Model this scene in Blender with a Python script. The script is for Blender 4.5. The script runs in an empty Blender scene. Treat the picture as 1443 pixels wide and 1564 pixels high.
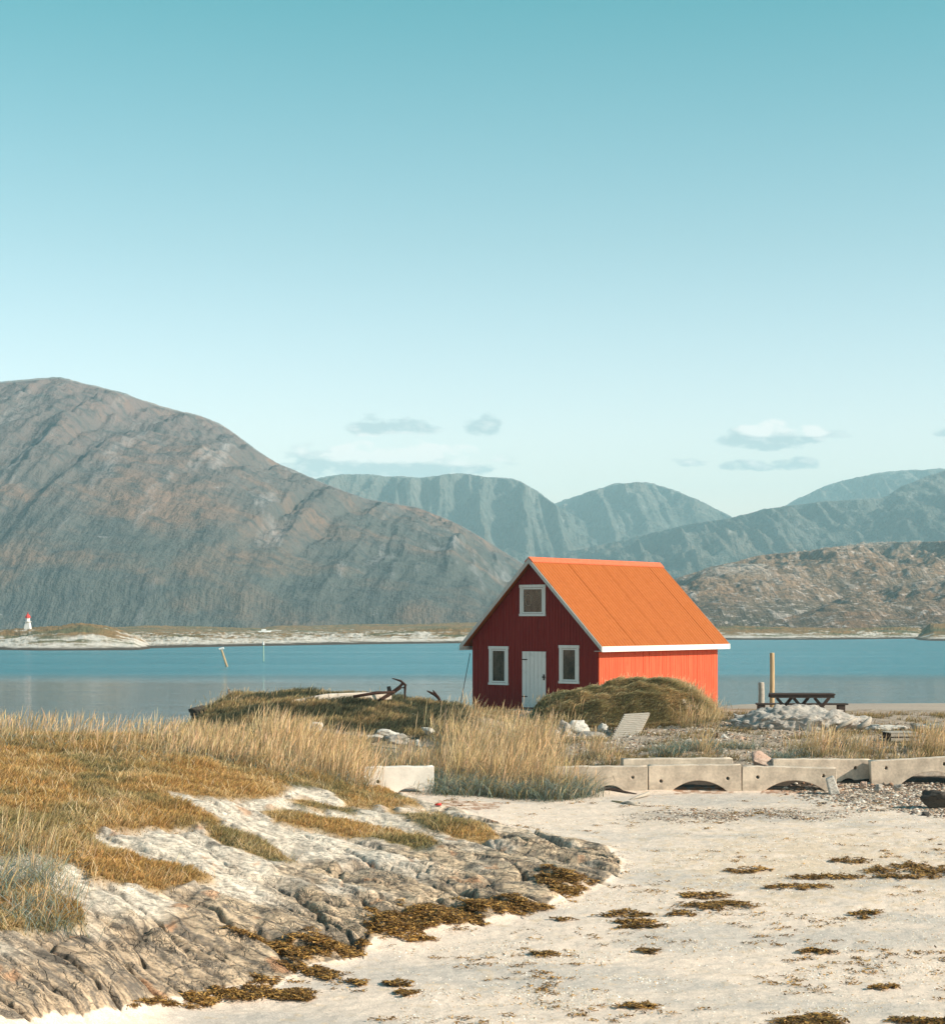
import bpy, bmesh, math, random
import numpy as np
from mathutils import Vector, Matrix, noise as mn
random.seed(7); rng = np.random.default_rng(7)
SC = bpy.context.scene
COL = SC.collection
F, PX0, HOR, CAMH = 2800.0, 721.5, 945.0, 6.0
def P(px, py, Y): return Vector(((px-PX0)/F*Y, Y, CAMH-(py-HOR)/F*Y))

# ------------------------------------------------------------ camera, sky, sun
cam = bpy.data.cameras.new('camera'); camo = bpy.data.objects.new('camera', cam); COL.objects.link(camo)
camo.location = (0, 0, CAMH); camo.rotation_euler = (math.radians(90), 0, 0)
cam.sensor_fit = 'VERTICAL'; cam.sensor_height = 24; cam.lens = F/1564*24
cam.shift_y = (HOR-782)/1564; cam.clip_start = 0.5; cam.clip_end = 30000
SC.camera = camo
SUN_EL, SUN_AZ = math.radians(30), math.atan2(-0.30, 0.95)       # direction towards the sun
sdir = Vector((math.cos(SUN_EL)*math.cos(SUN_AZ), math.cos(SUN_EL)*math.sin(SUN_AZ), math.sin(SUN_EL)))
sl = bpy.data.lights.new('sun', 'SUN'); sl.energy = 5.0; sl.angle = math.radians(0.5); sl.color = (1.0, 0.86, 0.71)
so = bpy.data.objects.new('sun', sl); COL.objects.link(so); so.rotation_euler = sdir.to_track_quat('Z', 'Y').to_euler()
W = bpy.data.worlds.new('World'); SC.world = W; W.use_nodes = True
SC.view_settings.view_transform = 'Standard'; SC.view_settings.look = 'None'; SC.view_settings.gamma = 1
SC.view_settings.exposure = 0.55
SC.cycles.volume_bounces = 2

class NT:
    """tiny node helper"""
    def __init__(s, tree): s.t = tree; s.n = tree.nodes; s.l = tree.links
    def new(s, typ, ins=None, **kw):
        n = s.n.new(typ)
        for k, v in kw.items(): setattr(n, k, v)
        for k, v in (ins or {}).items(): s.set(n, k, v)
        return n
    def set(s, n, k, v):
        sock = n.inputs[k]
        if isinstance(v, bpy.types.NodeSocket): s.l.new(v, sock)
        elif isinstance(v, bpy.types.Node): s.l.new(v.outputs[0], sock)
        else: sock.default_value = v
    def math(s, op, a, b=0.0, clamp=False):
        n = s.n.new('ShaderNodeMath'); n.operation = op; n.use_clamp = clamp
        s.set(n, 0, a); s.set(n, 1, b); return n.outputs[0]
    def mix(s, fac, a, b, mode='MIX'):
        n = s.n.new('ShaderNodeMix'); n.data_type = 'RGBA'; n.blend_type = mode
        s.set(n, 'Factor', fac)
        for i, v in ((6, a), (7, b)):
            if isinstance(v, (tuple, list)): n.inputs[i].default_value = (*v[:3], 1)
            else: s.l.new(v, n.inputs[i])
        return n.outputs[2]
    def ramp(s, fac, stops, interp='LINEAR'):
        n = s.n.new('ShaderNodeValToRGB'); n.color_ramp.interpolation = interp
        e = n.color_ramp.elements
        while len(e) < len(stops): e.new(0.5)
        for k, (p, c) in zip(e, stops):
            k.position = p; k.color = (c, c, c, 1) if isinstance(c, (int, float)) else (*c, 1)
        s.set(n, 0, fac); return n.outputs[0]
    def noise(s, vec, scale, detail=4, rough=0.55, dist=0.0):
        return s.new('ShaderNodeTexNoise', {'Vector': vec, 'Scale': scale, 'Detail': detail, 'Roughness': rough, 'Distortion': dist}).outputs[0]
    def mapping(s, vec, scale=(1, 1, 1), rot=(0, 0, 0), loc=(0, 0, 0)):
        return s.new('ShaderNodeMapping', {'Vector': vec, 'Scale': scale, 'Rotation': rot, 'Location': loc}).outputs[0]
    def bump(s, h, strength=0.5, dist=0.02):
        return s.new('ShaderNodeBump', {'Height': h, 'Strength': strength, 'Distance': dist}).outputs[0]

# sky
nt = NT(W.node_tree); nt.n.clear()
sky = nt.new('ShaderNodeTexSky', sky_type='NISHITA', sun_disc=False, sun_elevation=SUN_EL,
             sun_rotation=math.atan2(sdir.x, sdir.y), altitude=0, air_density=1.0, dust_density=0.6, ozone_density=1.0)
tc = nt.new('ShaderNodeTexCoord').outputs['Generated']
sep = nt.new('ShaderNodeSeparateXYZ', {0: tc})
elev = nt.math('MAXIMUM', sep.outputs[2], 0.0)
tint = nt.ramp(elev, [(0.0, (1.94, 1.38, 1.37)), (0.10, (1.72, 1.38, 1.26)), (0.20, (1.04, 1.16, 0.98)), (0.34, (0.20, 0.96, 0.75)), (1.0, (0.55, 0.80, 0.80))])
base = nt.mix(1.0, sky.outputs[0], tint, 'MULTIPLY')
# clouds: direction based (they belong to the sky, at infinity)
az = nt.math('DIVIDE', sep.outputs[0], sep.outputs[1]); el = nt.math('DIVIDE', sep.outputs[2], sep.outputs[1])
cv = nt.new('ShaderNodeCombineXYZ', {0: az, 1: nt.math('MULTIPLY', el, 2.2), 2: 0.0}).outputs[0]
n1 = nt.noise(cv, 60.0, 6, 0.55); n2 = nt.noise(cv, 22.0, 4, 0.5)
nn = nt.math('ADD', nt.math('MULTIPLY', n1, 0.7), nt.math('MULTIPLY', n2, 0.6))   # ~0.65 mean
def blob(px, py, w, h, k=1.0):
    x = nt.math('DIVIDE', nt.math('SUBTRACT', az, (px-PX0)/F), w/F)
    y = nt.math('DIVIDE', nt.math('SUBTRACT', el, (HOR-py)/F), h/F)
    y = nt.math('MAXIMUM', y, nt.math('MULTIPLY', y, -1.9))                 # flatter bases than tops
    r = nt.math('ADD', nt.math('MULTIPLY', x, x), nt.math('MULTIPLY', y, y))
    return nt.math('MULTIPLY', nt.math('SUBTRACT', 1.0, nt.math('POWER', r, 0.8), True), k)
bl = bu = None
for q, white in [((600, 712, 205, 46, 1.5), 1), ((500, 706, 100, 34, 1.2), 0), ((540, 695, 60, 26, 1.2), 1), ((655, 694, 60, 24, 1.2), 1), ((700, 716, 90, 26, 1.1), 1), ((590, 655, 100, 28, 1.05), 0), ((735, 652, 42, 32, 1.1), 0), ((1180, 672, 95, 36, 1.4), 1), ((1225, 670, 50, 26, 1.1), 1),
                 ((1275, 666, 45, 12, .8), 0), ((1045, 710, 48, 16, .9), 0), ((1140, 714, 60, 14, .9), 0), ((1215, 712, 50, 18, .95), 0), ((1443, 662, 24, 12, .9), 0)]:
    v = blob(*q); bl = v if bl is None else nt.math('MAXIMUM', bl, v)
    if white:
        px_, py_, w_, h_, k_ = q; v = blob(px_+8, py_-h_*.45, w_*.85, h_*.75, k_); bu = v if bu is None else nt.math('MAXIMUM', bu, v)
dens = nt.math('MULTIPLY', nt.math('SUBTRACT', nt.math('MULTIPLY', bl, 0.95), nt.math('SUBTRACT', 0.27, nt.math('ADD', nt.math('MULTIPLY', nt.math('SUBTRACT', n1, 0.5), 3.2), nt.math('MULTIPLY', nt.math('SUBTRACT', n2, 0.5), 1.6)))), 2.0, True)
dens = nt.math('MULTIPLY', dens, nt.math('MULTIPLY', bl, 3.0, True))
front = nt.math('GREATER_THAN', sep.outputs[1], 0.2)
dens = nt.math('MULTIPLY', nt.math('MULTIPLY', dens, front), 0.85)
cv2 = nt.mapping(cv, loc=(-0.004, -0.012, 0)); n3 = nt.noise(cv2, 60.0, 6, 0.55)
lit = nt.math('ADD', nt.math('MULTIPLY', nt.math('SUBTRACT', n1, n3), 3.0), nt.math('SUBTRACT', nt.math('MULTIPLY', bu, 1.3), 0.1), True)
ccol = nt.mix(lit, (3.4, 4.1, 4.35), (8.2, 7.5, 7.2))
fin = nt.mix(dens, base, ccol)
bg = nt.new('ShaderNodeBackground', {'Color': fin, 'Strength': 0.110})
nt.l.new(bg.outputs[0], nt.new('ShaderNodeOutputWorld').inputs[0])

# ------------------------------------------------------------ helpers
def link(o, parent=None):
    COL.objects.link(o)
    if parent is not None: o.parent = parent
    return o
def tag(o, label=None, cat=None, group=None, kind=None):
    if label: o['label'] = label
    if cat: o['category'] = cat
    if group: o['group'] = group
    if kind: o['kind'] = kind
    return o
def empty(name, loc, rz=0, **kw):
    o = bpy.data.objects.new(name, None); o.location = loc; o.rotation_euler = (0, 0, rz); link(o); return tag(o, **kw)
def mesh_np(name, V, Q, mat, parent=None, col=None, smooth=True, attrs=None):
    me = bpy.data.meshes.new(name); V = np.asarray(V, np.float32); Q = np.asarray(Q, np.int32)
    nf, k = Q.shape
    me.vertices.add(len(V)); me.vertices.foreach_set('co', V.ravel())
    me.loops.add(nf*k); me.loops.foreach_set('vertex_index', Q.ravel())
    me.polygons.add(nf); me.polygons.foreach_set('loop_start', np.arange(0, nf*k, k, dtype=np.int32))
    me.polygons.foreach_set('use_smooth', np.full(nf, smooth))
    me.update(calc_edges=True)
    if col is not None:
        a = me.color_attributes.new('Col', 'FLOAT_COLOR', 'POINT')
        c = np.ones((len(V), 4), np.float32); c[:, :3] = col; a.data.foreach_set('color', c.ravel())
    for nme, arr in (attrs or {}).items():
        a = me.attributes.new(nme, 'FLOAT', 'POINT'); a.data.foreach_set('value', np.asarray(arr, np.float32).ravel())
    if mat: me.materials.append(mat)
    return link(bpy.data.objects.new(name, me), parent)
class MB:
    def __init__(s): s.b = bmesh.new()
    def hexa(s, pts):                       # 8 points: bottom 4 ccw, top 4 ccw
        v = [s.b.verts.new(p) for p in pts]
        for f in ((3, 2, 1, 0), (4, 5, 6, 7), (0, 1, 5, 4), (1, 2, 6, 5), (2, 3, 7, 6), (3, 0, 4, 7)): s.b.faces.new([v[i] for i in f])
        return s
    def box(s, x0, x1, y0, y1, z0, z1): return s.hexa([(x0, y0, z0), (x1, y0, z0), (x1, y1, z0), (x0, y1, z0), (x0, y0, z1), (x1, y0, z1), (x1, y1, z1), (x0, y1, z1)])
    def bar(s, a, b, w, h, up=(0, 0, 1)):   # beam from a to b
        a, b = Vector(a), Vector(b); d = (b-a).normalized(); up = Vector(up)
        sx = d.cross(up).normalized()*w/2; sz = sx.cross(d).normalized()*h/2
        return s.hexa([a-sx-sz, a+sx-sz, b+sx-sz, b-sx-sz, a-sx+sz, a+sx+sz, b+sx+sz, b-sx+sz])
    def tube(s, pts, rad, n=10, wob=0.0):
        pts = [Vector(p) for p in pts]; rings = []
        for i, p in enumerate(pts):
            d = (pts[min(i+1, len(pts)-1)]-pts[max(i-1, 0)]).normalized()
            u = d.cross(Vector((0.13, 0.21, 1)) if abs(d.z) < .9 else Vector((1, .1, 0))).normalized(); v = d.cross(u)
            r = rad[i] if isinstance(rad, (list, tuple)) else rad
            rings.append([s.b.verts.new(p+(u*math.cos(t)+v*math.sin(t))*r*(1+wob*mn.noise(Vector((math.cos(t)*2, math.sin(t)*2, i*.7))))) for t in [2*math.pi*k/n for k in range(n)]])
        for A, B in zip(rings, rings[1:]):
            for k in range(n): s.b.faces.new([A[k], A[(k+1) % n], B[(k+1) % n], B[k]])
        s.b.faces.new(rings[0]); s.b.faces.new(rings[-1][::-1]); return s
    def build(s, name, mat, parent=None, bevel=0.0, smooth=False):
        bmesh.ops.recalc_face_normals(s.b, faces=s.b.faces)
        if bevel: bmesh.ops.bevel(s.b, geom=list(s.b.edges), offset=bevel, segments=2, affect='EDGES', profile=.6)
        me = bpy.data.meshes.new(name); s.b.to_mesh(me); s.b.free(); me.materials.append(mat)
        for p in me.polygons: p.use_smooth = smooth
        return link(bpy.data.objects.new(name, me), parent)

# numpy gradient noise
_perm = rng.permutation(256); _perm = np.concatenate([_perm, _perm]); _ga = rng.random(256)*2*np.pi
def gn(x, y):
    xi = np.floor(x).astype(int); yi = np.floor(y).astype(int); xf = x-xi; yf = y-yi
    u = xf*xf*xf*(xf*(xf*6-15)+10); v = yf*yf*yf*(yf*(yf*6-15)+10)
    def g(i, j, fx, fy):
        a = _ga[_perm[_perm[(xi+i) & 255]+((yi+j) & 255)]]; return np.cos(a)*fx+np.sin(a)*fy
    a = g(0, 0, xf, yf); b = g(1, 0, xf-1, yf); c = g(0, 1, xf, yf-1); d = g(1, 1, xf-1, yf-1)
    return ((a+(b-a)*u)+((c+(d-c)*u)-(a+(b-a)*u))*v)*1.5
def fbm(x, y, o=5, g=.5):
    s = np.zeros(np.broadcast(x, y).shape); a = 1.0; t = 0
    for k in range(o): s = s+a*gn(x*2**k+17.3*k, y*2**k-9.1*k); t += a; a *= g
    return s/t
def ridged(x, y, o=5, g=.5):
    s = np.zeros(np.broadcast(x, y).shape); a = 1.0; t = 0
    for k in range(o): s = s+a*(1-2*np.abs(gn(x*2**k+11.7*k, y*2**k+5.9*k))); t += a; a *= g
    return s/t
def sstep(a, b, x): t = np.clip((x-a)/(b-a), 0, 1); return t*t*(3-2*t)
def inpoly(x, y, poly):
    r = np.zeros(x.shape, bool); n = len(poly)
    for i in range(n):
        x1, y1 = poly[i]; x2, y2 = poly[(i+1) % n]
        if y1 == y2: continue
        r ^= ((y1 > y) != (y2 > y)) & (x < (x2-x1)*(y-y1)/(y2-y1)+x1)
    return r
def blur(a, k, ax):
    ker = np.exp(-0.5*(np.arange(-3*k, 3*k+1)/k)**2); ker /= ker.sum()
    p = [(0, 0), (0, 0)]; p[ax] = (3*k, 3*k); ap = np.pad(a, p, mode='edge')
    return np.apply_along_axis(lambda v: np.convolve(v, ker, 'valid'), ax, ap)

# ------------------------------------------------------------ materials
def mat(name):
    m = bpy.data.materials.new(name); m.use_nodes = True; t = NT(m.node_tree); t.n.clear()
    o = t.new('ShaderNodeOutputMaterial'); b = t.new('ShaderNodeBsdfPrincipled'); t.l.new(b.outputs[0], o.inputs[0])
    t.b = b; t.o = o; t.obj = t.new('ShaderNodeTexCoord').outputs['Object']; return m, t
def simple(name, c, rough=.7, var=.25, scale=6, stretch=(1, 1, 1), bump=.3, metal=0, dist=.01, spec=.3):
    m, t = mat(name); v = t.mapping(t.obj, stretch)
    n = t.noise(v, scale, 6, .6); n2 = t.noise(v, scale*7, 3, .6)
    k = t.math('ADD', t.math('MULTIPLY', n, .7), t.math('MULTIPLY', n2, .3))
    d = tuple(x*(1-var*1.6) for x in c); e = tuple(min(1, x*(1+var)) for x in c)
    t.set(t.b, 'Base Color', t.ramp(k, [(.3, d), (.7, e)])); t.b.inputs['Roughness'].default_value = rough
    t.b.inputs['Metallic'].default_value = metal; t.b.inputs['Specular IOR Level'].default_value = spec
    t.set(t.b, 'Normal', t.bump(k, bump, dist)); return m
def paint(name, c, fade, dirt, streak=(9, 9, .6)):
    """painted boards: faded streaks along the boards, dirt specks"""
    m, t = mat(name); v = t.mapping(t.obj, streak); n = t.noise(v, 1.5, 6, .65); n2 = t.noise(t.obj, 3, 5, .7); n3 = t.noise(t.mapping(t.obj, (3, 3, .25)), 14, 3, .6)
    cc = t.mix(t.ramp(n, [(.42, 0.), (.72, 1.)]), c, fade)
    cc = t.mix(t.math('MULTIPLY', t.ramp(n2, [(.55, 0.), (.75, 1.)]), .45), cc, dirt)
    t.set(t.b, 'Base Color', cc); t.b.inputs['Roughness'].default_value = .72; t.b.inputs['Specular IOR Level'].default_value = .2
    t.set(t.b, 'Normal', t.bump(n3, .35, .006)); return m
M = {}
M['red'] = paint('red_paint', (.58, .085, .036), (.66, .14, .065), (.40, .05, .03))
M['shaded_red'] = paint('shaded_red_paint', (.20, .014, .011), (.25, .025, .018), (.12, .012, .010))  # darkened copy of the wall red: the gable's shade is painted into it
M['roof'] = paint('orange_roof', (.36, .098, .019), (.42, .125, .032), (.25, .062, .014), (.8, 8, 8))
M['ridge'] = paint('ridge_paint', (.60, .13, .06), (.65, .18, .09), (.5, .1, .04))
M['white'] = paint('white_paint', (.72, .70, .66), (.8, .78, .74), (.45, .42, .38))
M['trim'] = paint('grey_trim', (.50, .47, .43), (.6, .57, .53), (.25, .22, .2))
M['wood'] = simple('grey_wood', (.42, .37, .31), .85, .3, 3, (1, 12, 12), .5)
M['brownwood'] = simple('brown_wood', (.065, .043, .035), .8, .35, 3, (2, 14, 14), .5)
M['postwood'] = simple('post_wood', (.52, .36, .2), .8, .25, 3, (12, 12, 1), .5)
M['rust'] = simple('rusty_iron', (.055, .026, .018), .85, .5, 30, bump=.6, metal=.3)
M['iron'] = simple('dark_iron', (.03, .028, .028), .6, .3, 30, metal=.5)
M['concrete'] = simple('concrete', (.64, .53, .42), .9, .30, 2.2, bump=.6, dist=.02)
M['concretew'] = simple('pale_concrete', (.70, .66, .60), .9, .12, 3.0, bump=.5, dist=.02)
M['curtain'] = simple('curtain', (.12, .09, .065), .9, .6, 5, (1, 1, .4))
M['dark'] = simple('dark_inside', (.02, .02, .02), .9)
M['redpaint'] = simple('lantern_red', (.6, .05, .04), .5, .1)
M['lwhite'] = simple('lighthouse_white', (.8, .78, .75), .7, .06)
m, t = mat('glass'); t.b.inputs['Base Color'].default_value = (.9, .95, .95, 1); t.b.inputs['Roughness'].default_value = .03
t.b.inputs['Transmission Weight'].default_value = 1; t.b.inputs['IOR'].default_value = 1.25; M['glass'] = m
def rockmat(name, a, b, c, sc=1.0, bump=.8):
    m, t = mat(name); n = t.noise(t.obj, 2.2*sc, 8, .65); n2 = t.noise(t.mapping(t.obj, (1, 1, 2.5), (.3, .2, .5)), 7*sc, 8, .7); n3 = t.noise(t.obj, 30*sc, 4, .6)
    cc = t.mix(t.ramp(n, [(.38, 0.), (.62, 1.)]), a, b); cc = t.mix(t.ramp(n2, [(.52, 0.), (.68, 1.)]), cc, c)
    t.set(t.b, 'Base Color', cc); t.b.inputs['Roughness'].default_value = .9; t.b.inputs['Specular IOR Level'].default_value = .15
    t.set(t.b, 'Normal', t.bump(t.math('ADD', n2, t.math('MULTIPLY', n3, .4)), bump, .05)); return m
M['rock_white'] = rockmat('white_rock', (.66, .62, .56), (.5, .47, .42), (.17, .17, .16))
M['rock_grey'] = rockmat('grey_rock', (.33, .30, .27), (.45, .41, .36), (.13, .12, .11))
M['rock_pink'] = rockmat('pink_rock', (.5, .32, .24), (.55, .42, .34), (.2, .13, .1))
M['rock_dark'] = rockmat('dark_rock', (.06, .055, .05), (.1, .085, .07), (.02, .02, .02))
def vcol(name, rough=.85, transl=0.0, nscale=0, nvar=.3, bump=0, bscale=30, bdist=.01):
    m, t = mat(name); c = t.new('ShaderNodeVertexColor', layer_name='Col').outputs[0]
    if nscale:
        n = t.noise(t.obj, nscale, 5, .65); c = t.mix(1, c, t.ramp(n, [(.25, 1-nvar), (.75, 1+nvar)]), 'MULTIPLY')
    t.set(t.b, 'Base Color', c); t.b.inputs['Roughness'].default_value = rough; t.b.inputs['Specular IOR Level'].default_value = .15
    if bump: t.set(t.b, 'Normal', t.bump(t.noise(t.obj, bscale, 5, .65), bump, bdist))
    if transl:
        tr = t.new('ShaderNodeBsdfTranslucent', {'Color': c}); mx = t.new('ShaderNodeMixShader', {0: transl, 1: t.b.outputs[0], 2: tr.outputs[0]})
        t.l.new(mx.outputs[0], t.o.inputs[0])
    return m, t
M['grass'], _ = vcol('grass_blades', .8, .3)
M['pebble'], _ = vcol('pebbles', .85, 0, 20, .3)
M['weed'], _ = vcol('seaweed_fronds', .55, .1)

# ------------------------------------------------------------ ground
KN = {   # column (px) : list of (distance, height)
 -400: [(10,1.3),(18,1.5),(20,1.7),(21,1.95),(23.5,2.3),(27,2.7),(33,3.1),(40,3.5),(46,3.0),(54,.8),(62,-1),(170,-3)],
 0: [(10,1.0),(18,1.3),(20,1.58),(21,1.84),(23.5,2.18),(27,2.58),(33,3.0),(40,3.40),(46,3.0),(54,.8),(62,-1),(170,-3)],
 150: [(10,.95),(18,1.0),(21.3,1.1),(22.5,1.45),(25,1.95),(28,2.3),(33,2.8),(40,3.3),(46,2.9),(54,.6),(62,-1),(170,-3)],
 240: [(10,.95),(22,.97),(23.2,1.1),(24.5,1.5),(27,1.95),(31,2.5),(37,2.95),(42,3.25),(48,2.5),(54,1.2),(61,-1),(170,-3)],
 300: [(10,.95),(22,.95),(23.7,1.0),(25.2,1.45),(28,1.95),(32,2.51),(38,2.95),(44,3.1),(50,2.8),(53,3.4),(57,3.45),(60,1.2),(66,-1),(170,-3)],
 430: [(10,.95),(24,.98),(25,1.05),(26.5,1.4),(30,1.85),(35,2.25),(42,2.75),(47,2.9),(51,3.0),(54,3.66),(57,3.6),(60,2.0),(67,-1),(170,-3)],
 550: [(10,.95),(24,.98),(26.3,1.07),(28,1.42),(32.5,1.8),(39,1.98),(43,1.86),(44.2,1.9),(46,2.3),(50,2.7),(54,3.60),(57,3.55),(60,2.6),(68,0),(74,-1),(170,-3)],
 680: [(10,.95),(24,.98),(27.5,1.12),(28.5,1.25),(31,1.5),(34,1.72),(38,1.83),(41,1.84),(44,1.84),(50,2.5),(55,3.3),(60,3.0),(66,2.7),(74,0),(80,-1),(170,-3)],
 800: [(10,.95),(24,.98),(29.4,1.24),(32.5,1.53),(36,1.69),(41,1.68),(45,1.76),(48,2.1),(54,2.6),(62,2.9),(70,2.7),(80,.5),(90,-1),(170,-3)],
 930: [(10,.95),(24,.98),(30.5,1.3),(33,1.45),(36,1.55),(41,1.66),(45,1.76),(46.6,2.15),(54,2.55),(62,2.85),(72,2.7),(82,.8),(95,-1),(170,-3)],
 1100: [(10,.95),(22.6,1.0),(25.2,1.0),(29.2,1.25),(35,1.54),(41,1.68),(45.2,1.76),(46.6,2.2),(52,2.56),(58,2.85),(66,2.75),(80,2.0),(100,1.1),(129,0),(160,-1),(170,-1.2)],
 1800: [(10,.95),(22.6,1.0),(25.2,1.0),(29.2,1.25),(35,1.54),(41,1.68),(45.2,1.76),(46.6,2.2),(52,2.56),(58,2.75),(66,2.6),(80,1.95),(100,1.1),(131,0),(160,-1),(170,-1.2)]}
def build_rows():
    r = list(np.linspace(10, 17.5, 30)); y = 18.0
    while y < 48: r.append(y); y += 4.6e-5*y*y
    while y < 75: r.append(y); y += 0.16
    while y < 170: r.append(y); y += 1.0
    return np.array(r)
GX = np.linspace(-380, 1790, 1340); GY = build_rows()
kx = np.array(sorted(KN)); tab = np.stack([np.interp(GY, *zip(*KN[k])) for k in kx], 1)       # rows x knots
Z0 = np.stack([np.interp(GX, kx, tab[i]) for i in range(len(GY))])
Z0 = blur(Z0, 22, 1); Z0 = blur(Z0, 6, 0)
GXX, GYY = np.meshgrid(GX, GY); WX = (GXX-PX0)/F*GYY; WY = GYY
# mound before the cabin
cx, cy = 4.9, 58.4
def mound(X, Y, cx, cy, rx, ry, h, p=2.6):
    d = np.abs((X-cx)/rx)**p+np.abs((Y-cy)/ry)**p; return h*np.clip(1-d, 0, 1)**.6
Z0 = Z0+mound(WX, WY, 4.75, 58.6, 2.9, 2.1, .76)+mound(WX, WY, 5.6, 58.4, 1.5, 1.7, .30)*(1+.0*WX)
PY0 = HOR+F*(CAMH-Z0)/GYY
jx = GXX+10*fbm(WX*1.1, WY*1.1, 4); jy = PY0+9*fbm(WX*1.3+40, WY*1.3, 5, .6)
ROCK = [(-400,1290),(0,1290),(140,1265),(240,1215),(420,1203),(600,1215),(700,1238),(760,1262),(880,1288),(930,1300),(950,1318),(945,1338),(915,1352),(870,1362),(850,1375),(800,1396),(720,1412),(640,1425),(565,1438),(552,1462),(470,1478),(430,1500),(280,1526),(200,1545),(90,1556),(0,1562),(-400,1620)]
TURF = [[(-400,1000),(280,1040),(560,1100),(575,1190),(610,1222),(520,1214),(430,1206),(440,1216),(400,1228),(330,1226),(245,1214),(285,1238),(345,1262),(300,1272),(265,1277),(150,1276),(142,1290),(210,1318),(300,1338),(335,1352),(290,1362),(240,1368),(180,1360),(140,1350),(110,1330),(60,1312),(20,1318),(-400,1330)],
        [(310,1262),(360,1275),(420,1298),(462,1325),(425,1327),(365,1310),(320,1290)],
        [(390,1240),(440,1244),(520,1258),(600,1274),(675,1300),(645,1306),(560,1292),(480,1277),(420,1262)],
        [(585,1240),(680,1256),(740,1262),(765,1290),(735,1296),(690,1284),(640,1268)],
        [(500,1212),(560,1205),(650,1236),(600,1243),(530,1238)],
        [(430,1222),(500,1232),(560,1246),(520,1250),(450,1238)],
        [(-400,1340),(60,1360),(130,1400),(135,1425),(60,1435),(-400,1440)]]
rock = inpoly(jx, jy, ROCK).astype(float); turf = np.zeros_like(rock)
for p in TURF: turf = np.maximum(turf, inpoly(jx, jy, p).astype(float))
turf = turf*(GYY < 50)
# bare scabs in turf
ROCKm = blur(blur(rock, 2, 1), 2, 0); TURFm = blur(blur(turf, 2, 1), 2, 0)
rk = blur(blur(rock, 8, 1), 4, 0)*(1-TURFm)
# strata: run to lower right of the picture
sa = math.radians(-33); U = WX*math.cos(sa)+WY*math.sin(sa); V = -WX*math.sin(sa)+WY*math.cos(sa)
wv = V+.35*fbm(WX*.5, WY*.5, 3)
r1 = ridged(U*.22, wv*.95, 4, .5); r2 = ridged(U*1.0+3, wv*3.2, 5, .6); r3 = fbm(WX*1.4, WY*1.4, 6, .55)
step = wv*1.05+.35*fbm(U*.35, wv*.5, 3); saw = (step % 1.0); sawh = np.where(saw < .82, saw/.82, (1-saw)/.18)      # overlapping slabs
def cell(x, y):
    xi = np.floor(x).astype(int); yi = np.floor(y).astype(int); f1 = np.full(x.shape, 9.); f2 = f1.copy(); hh = np.zeros(x.shape)
    for i in (-1, 0, 1):
        for j in (-1, 0, 1):
            h = _perm[_perm[(xi+i) & 255]+((yi+j) & 255)]; ox = (h & 15)/16+.03; oy = (h >> 4)/16+.03
            d = np.hypot(xi+i+ox-x, yi+j+oy-y); c = d < f1; f2 = np.where(c, f1, np.minimum(f2, d)); hh = np.where(c, h/255., hh); f1 = np.where(c, d, f1)
    return f1, f2, hh
wu = U+.3*fbm(WX*1.1+4, WY*1.1, 3); wq = wv+.12*fbm(WX*2.2, WY*2.2+8, 3)
a1, a2, ah = cell(wu*.42, wq*1.25); b1, b2, bh = cell(wu*1.5+7, wq*3.4+3)
crack1 = np.exp(-((a2-a1)/.055)**2); crack2 = np.exp(-((b2-b1)/.09)**2)
lowz = 1-sstep(1.35, 2.0, Z0); crk = sstep(-.1, .25, fbm(WX*.5+70, WY*.5, 3))
disp = .14*(sawh-.5)+.12*fbm(U*.3, wv*.7, 3)+.07*fbm(U*1.1+3, wv*2.4, 4)+.035*fbm(WX*3, WY*2.2, 3, .6)
disp = disp+(.3+.7*lowz)*(.11*(ah-.5)+.08*(.5-a1)-.15*crack1)+(.15+.85*lowz)*crk*(.045*(bh-.5)+.05*(.5-b1)-.05*crack2)
disp = disp+.035*ridged(U*.9, wv*3.6, 2, .6)*(.5+lowz)
disp = disp*(.45+.55*sstep(.95, 1.5, Z0))
nlump = fbm(WX*.9, WY*.9, 5, .6)
Z = Z0+rk*(disp+.05)
Z = Z+TURFm*(.10+.10*nlump+.05*fbm(WX*4, WY*4, 3))
sand = (1-np.clip(rk+TURFm, 0, 1))*(GYY < 45.5)
Z = Z+sand*(.045*fbm(WX*.5, WY*1.2, 4)+.018*fbm(WX*1.7, WY*2.6, 3)+.008*fbm(WX*5, WY*5, 3))
back = (GYY >= 45.5)*(GYY < 75)
Z = Z+back*(.09*fbm(WX*.8, WY*.8, 5)+.02*fbm(WX*5, WY*5, 2))
mnd = sstep(.02, .3, mound(WX, WY, 4.75, 58.6, 2.9, 2.1, 1.23))
Z = Z+mnd*(.30*ridged(WX*.6+WY*.4, WY*1.3, 4)+.22*fbm(WX*1.5, WY*1.3, 4))
m2 = (GXX > 270)*(GXX < 720)*sstep(50, 53, GYY)*(1-sstep(60, 63, GYY))
Z = Z+m2*(.22*fbm(WX*.9+30, WY*.9, 4)+.12*ridged(WX*1.8, WY*1.5, 4))
PYY = HOR+F*(CAMH-Z)/GYY

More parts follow.
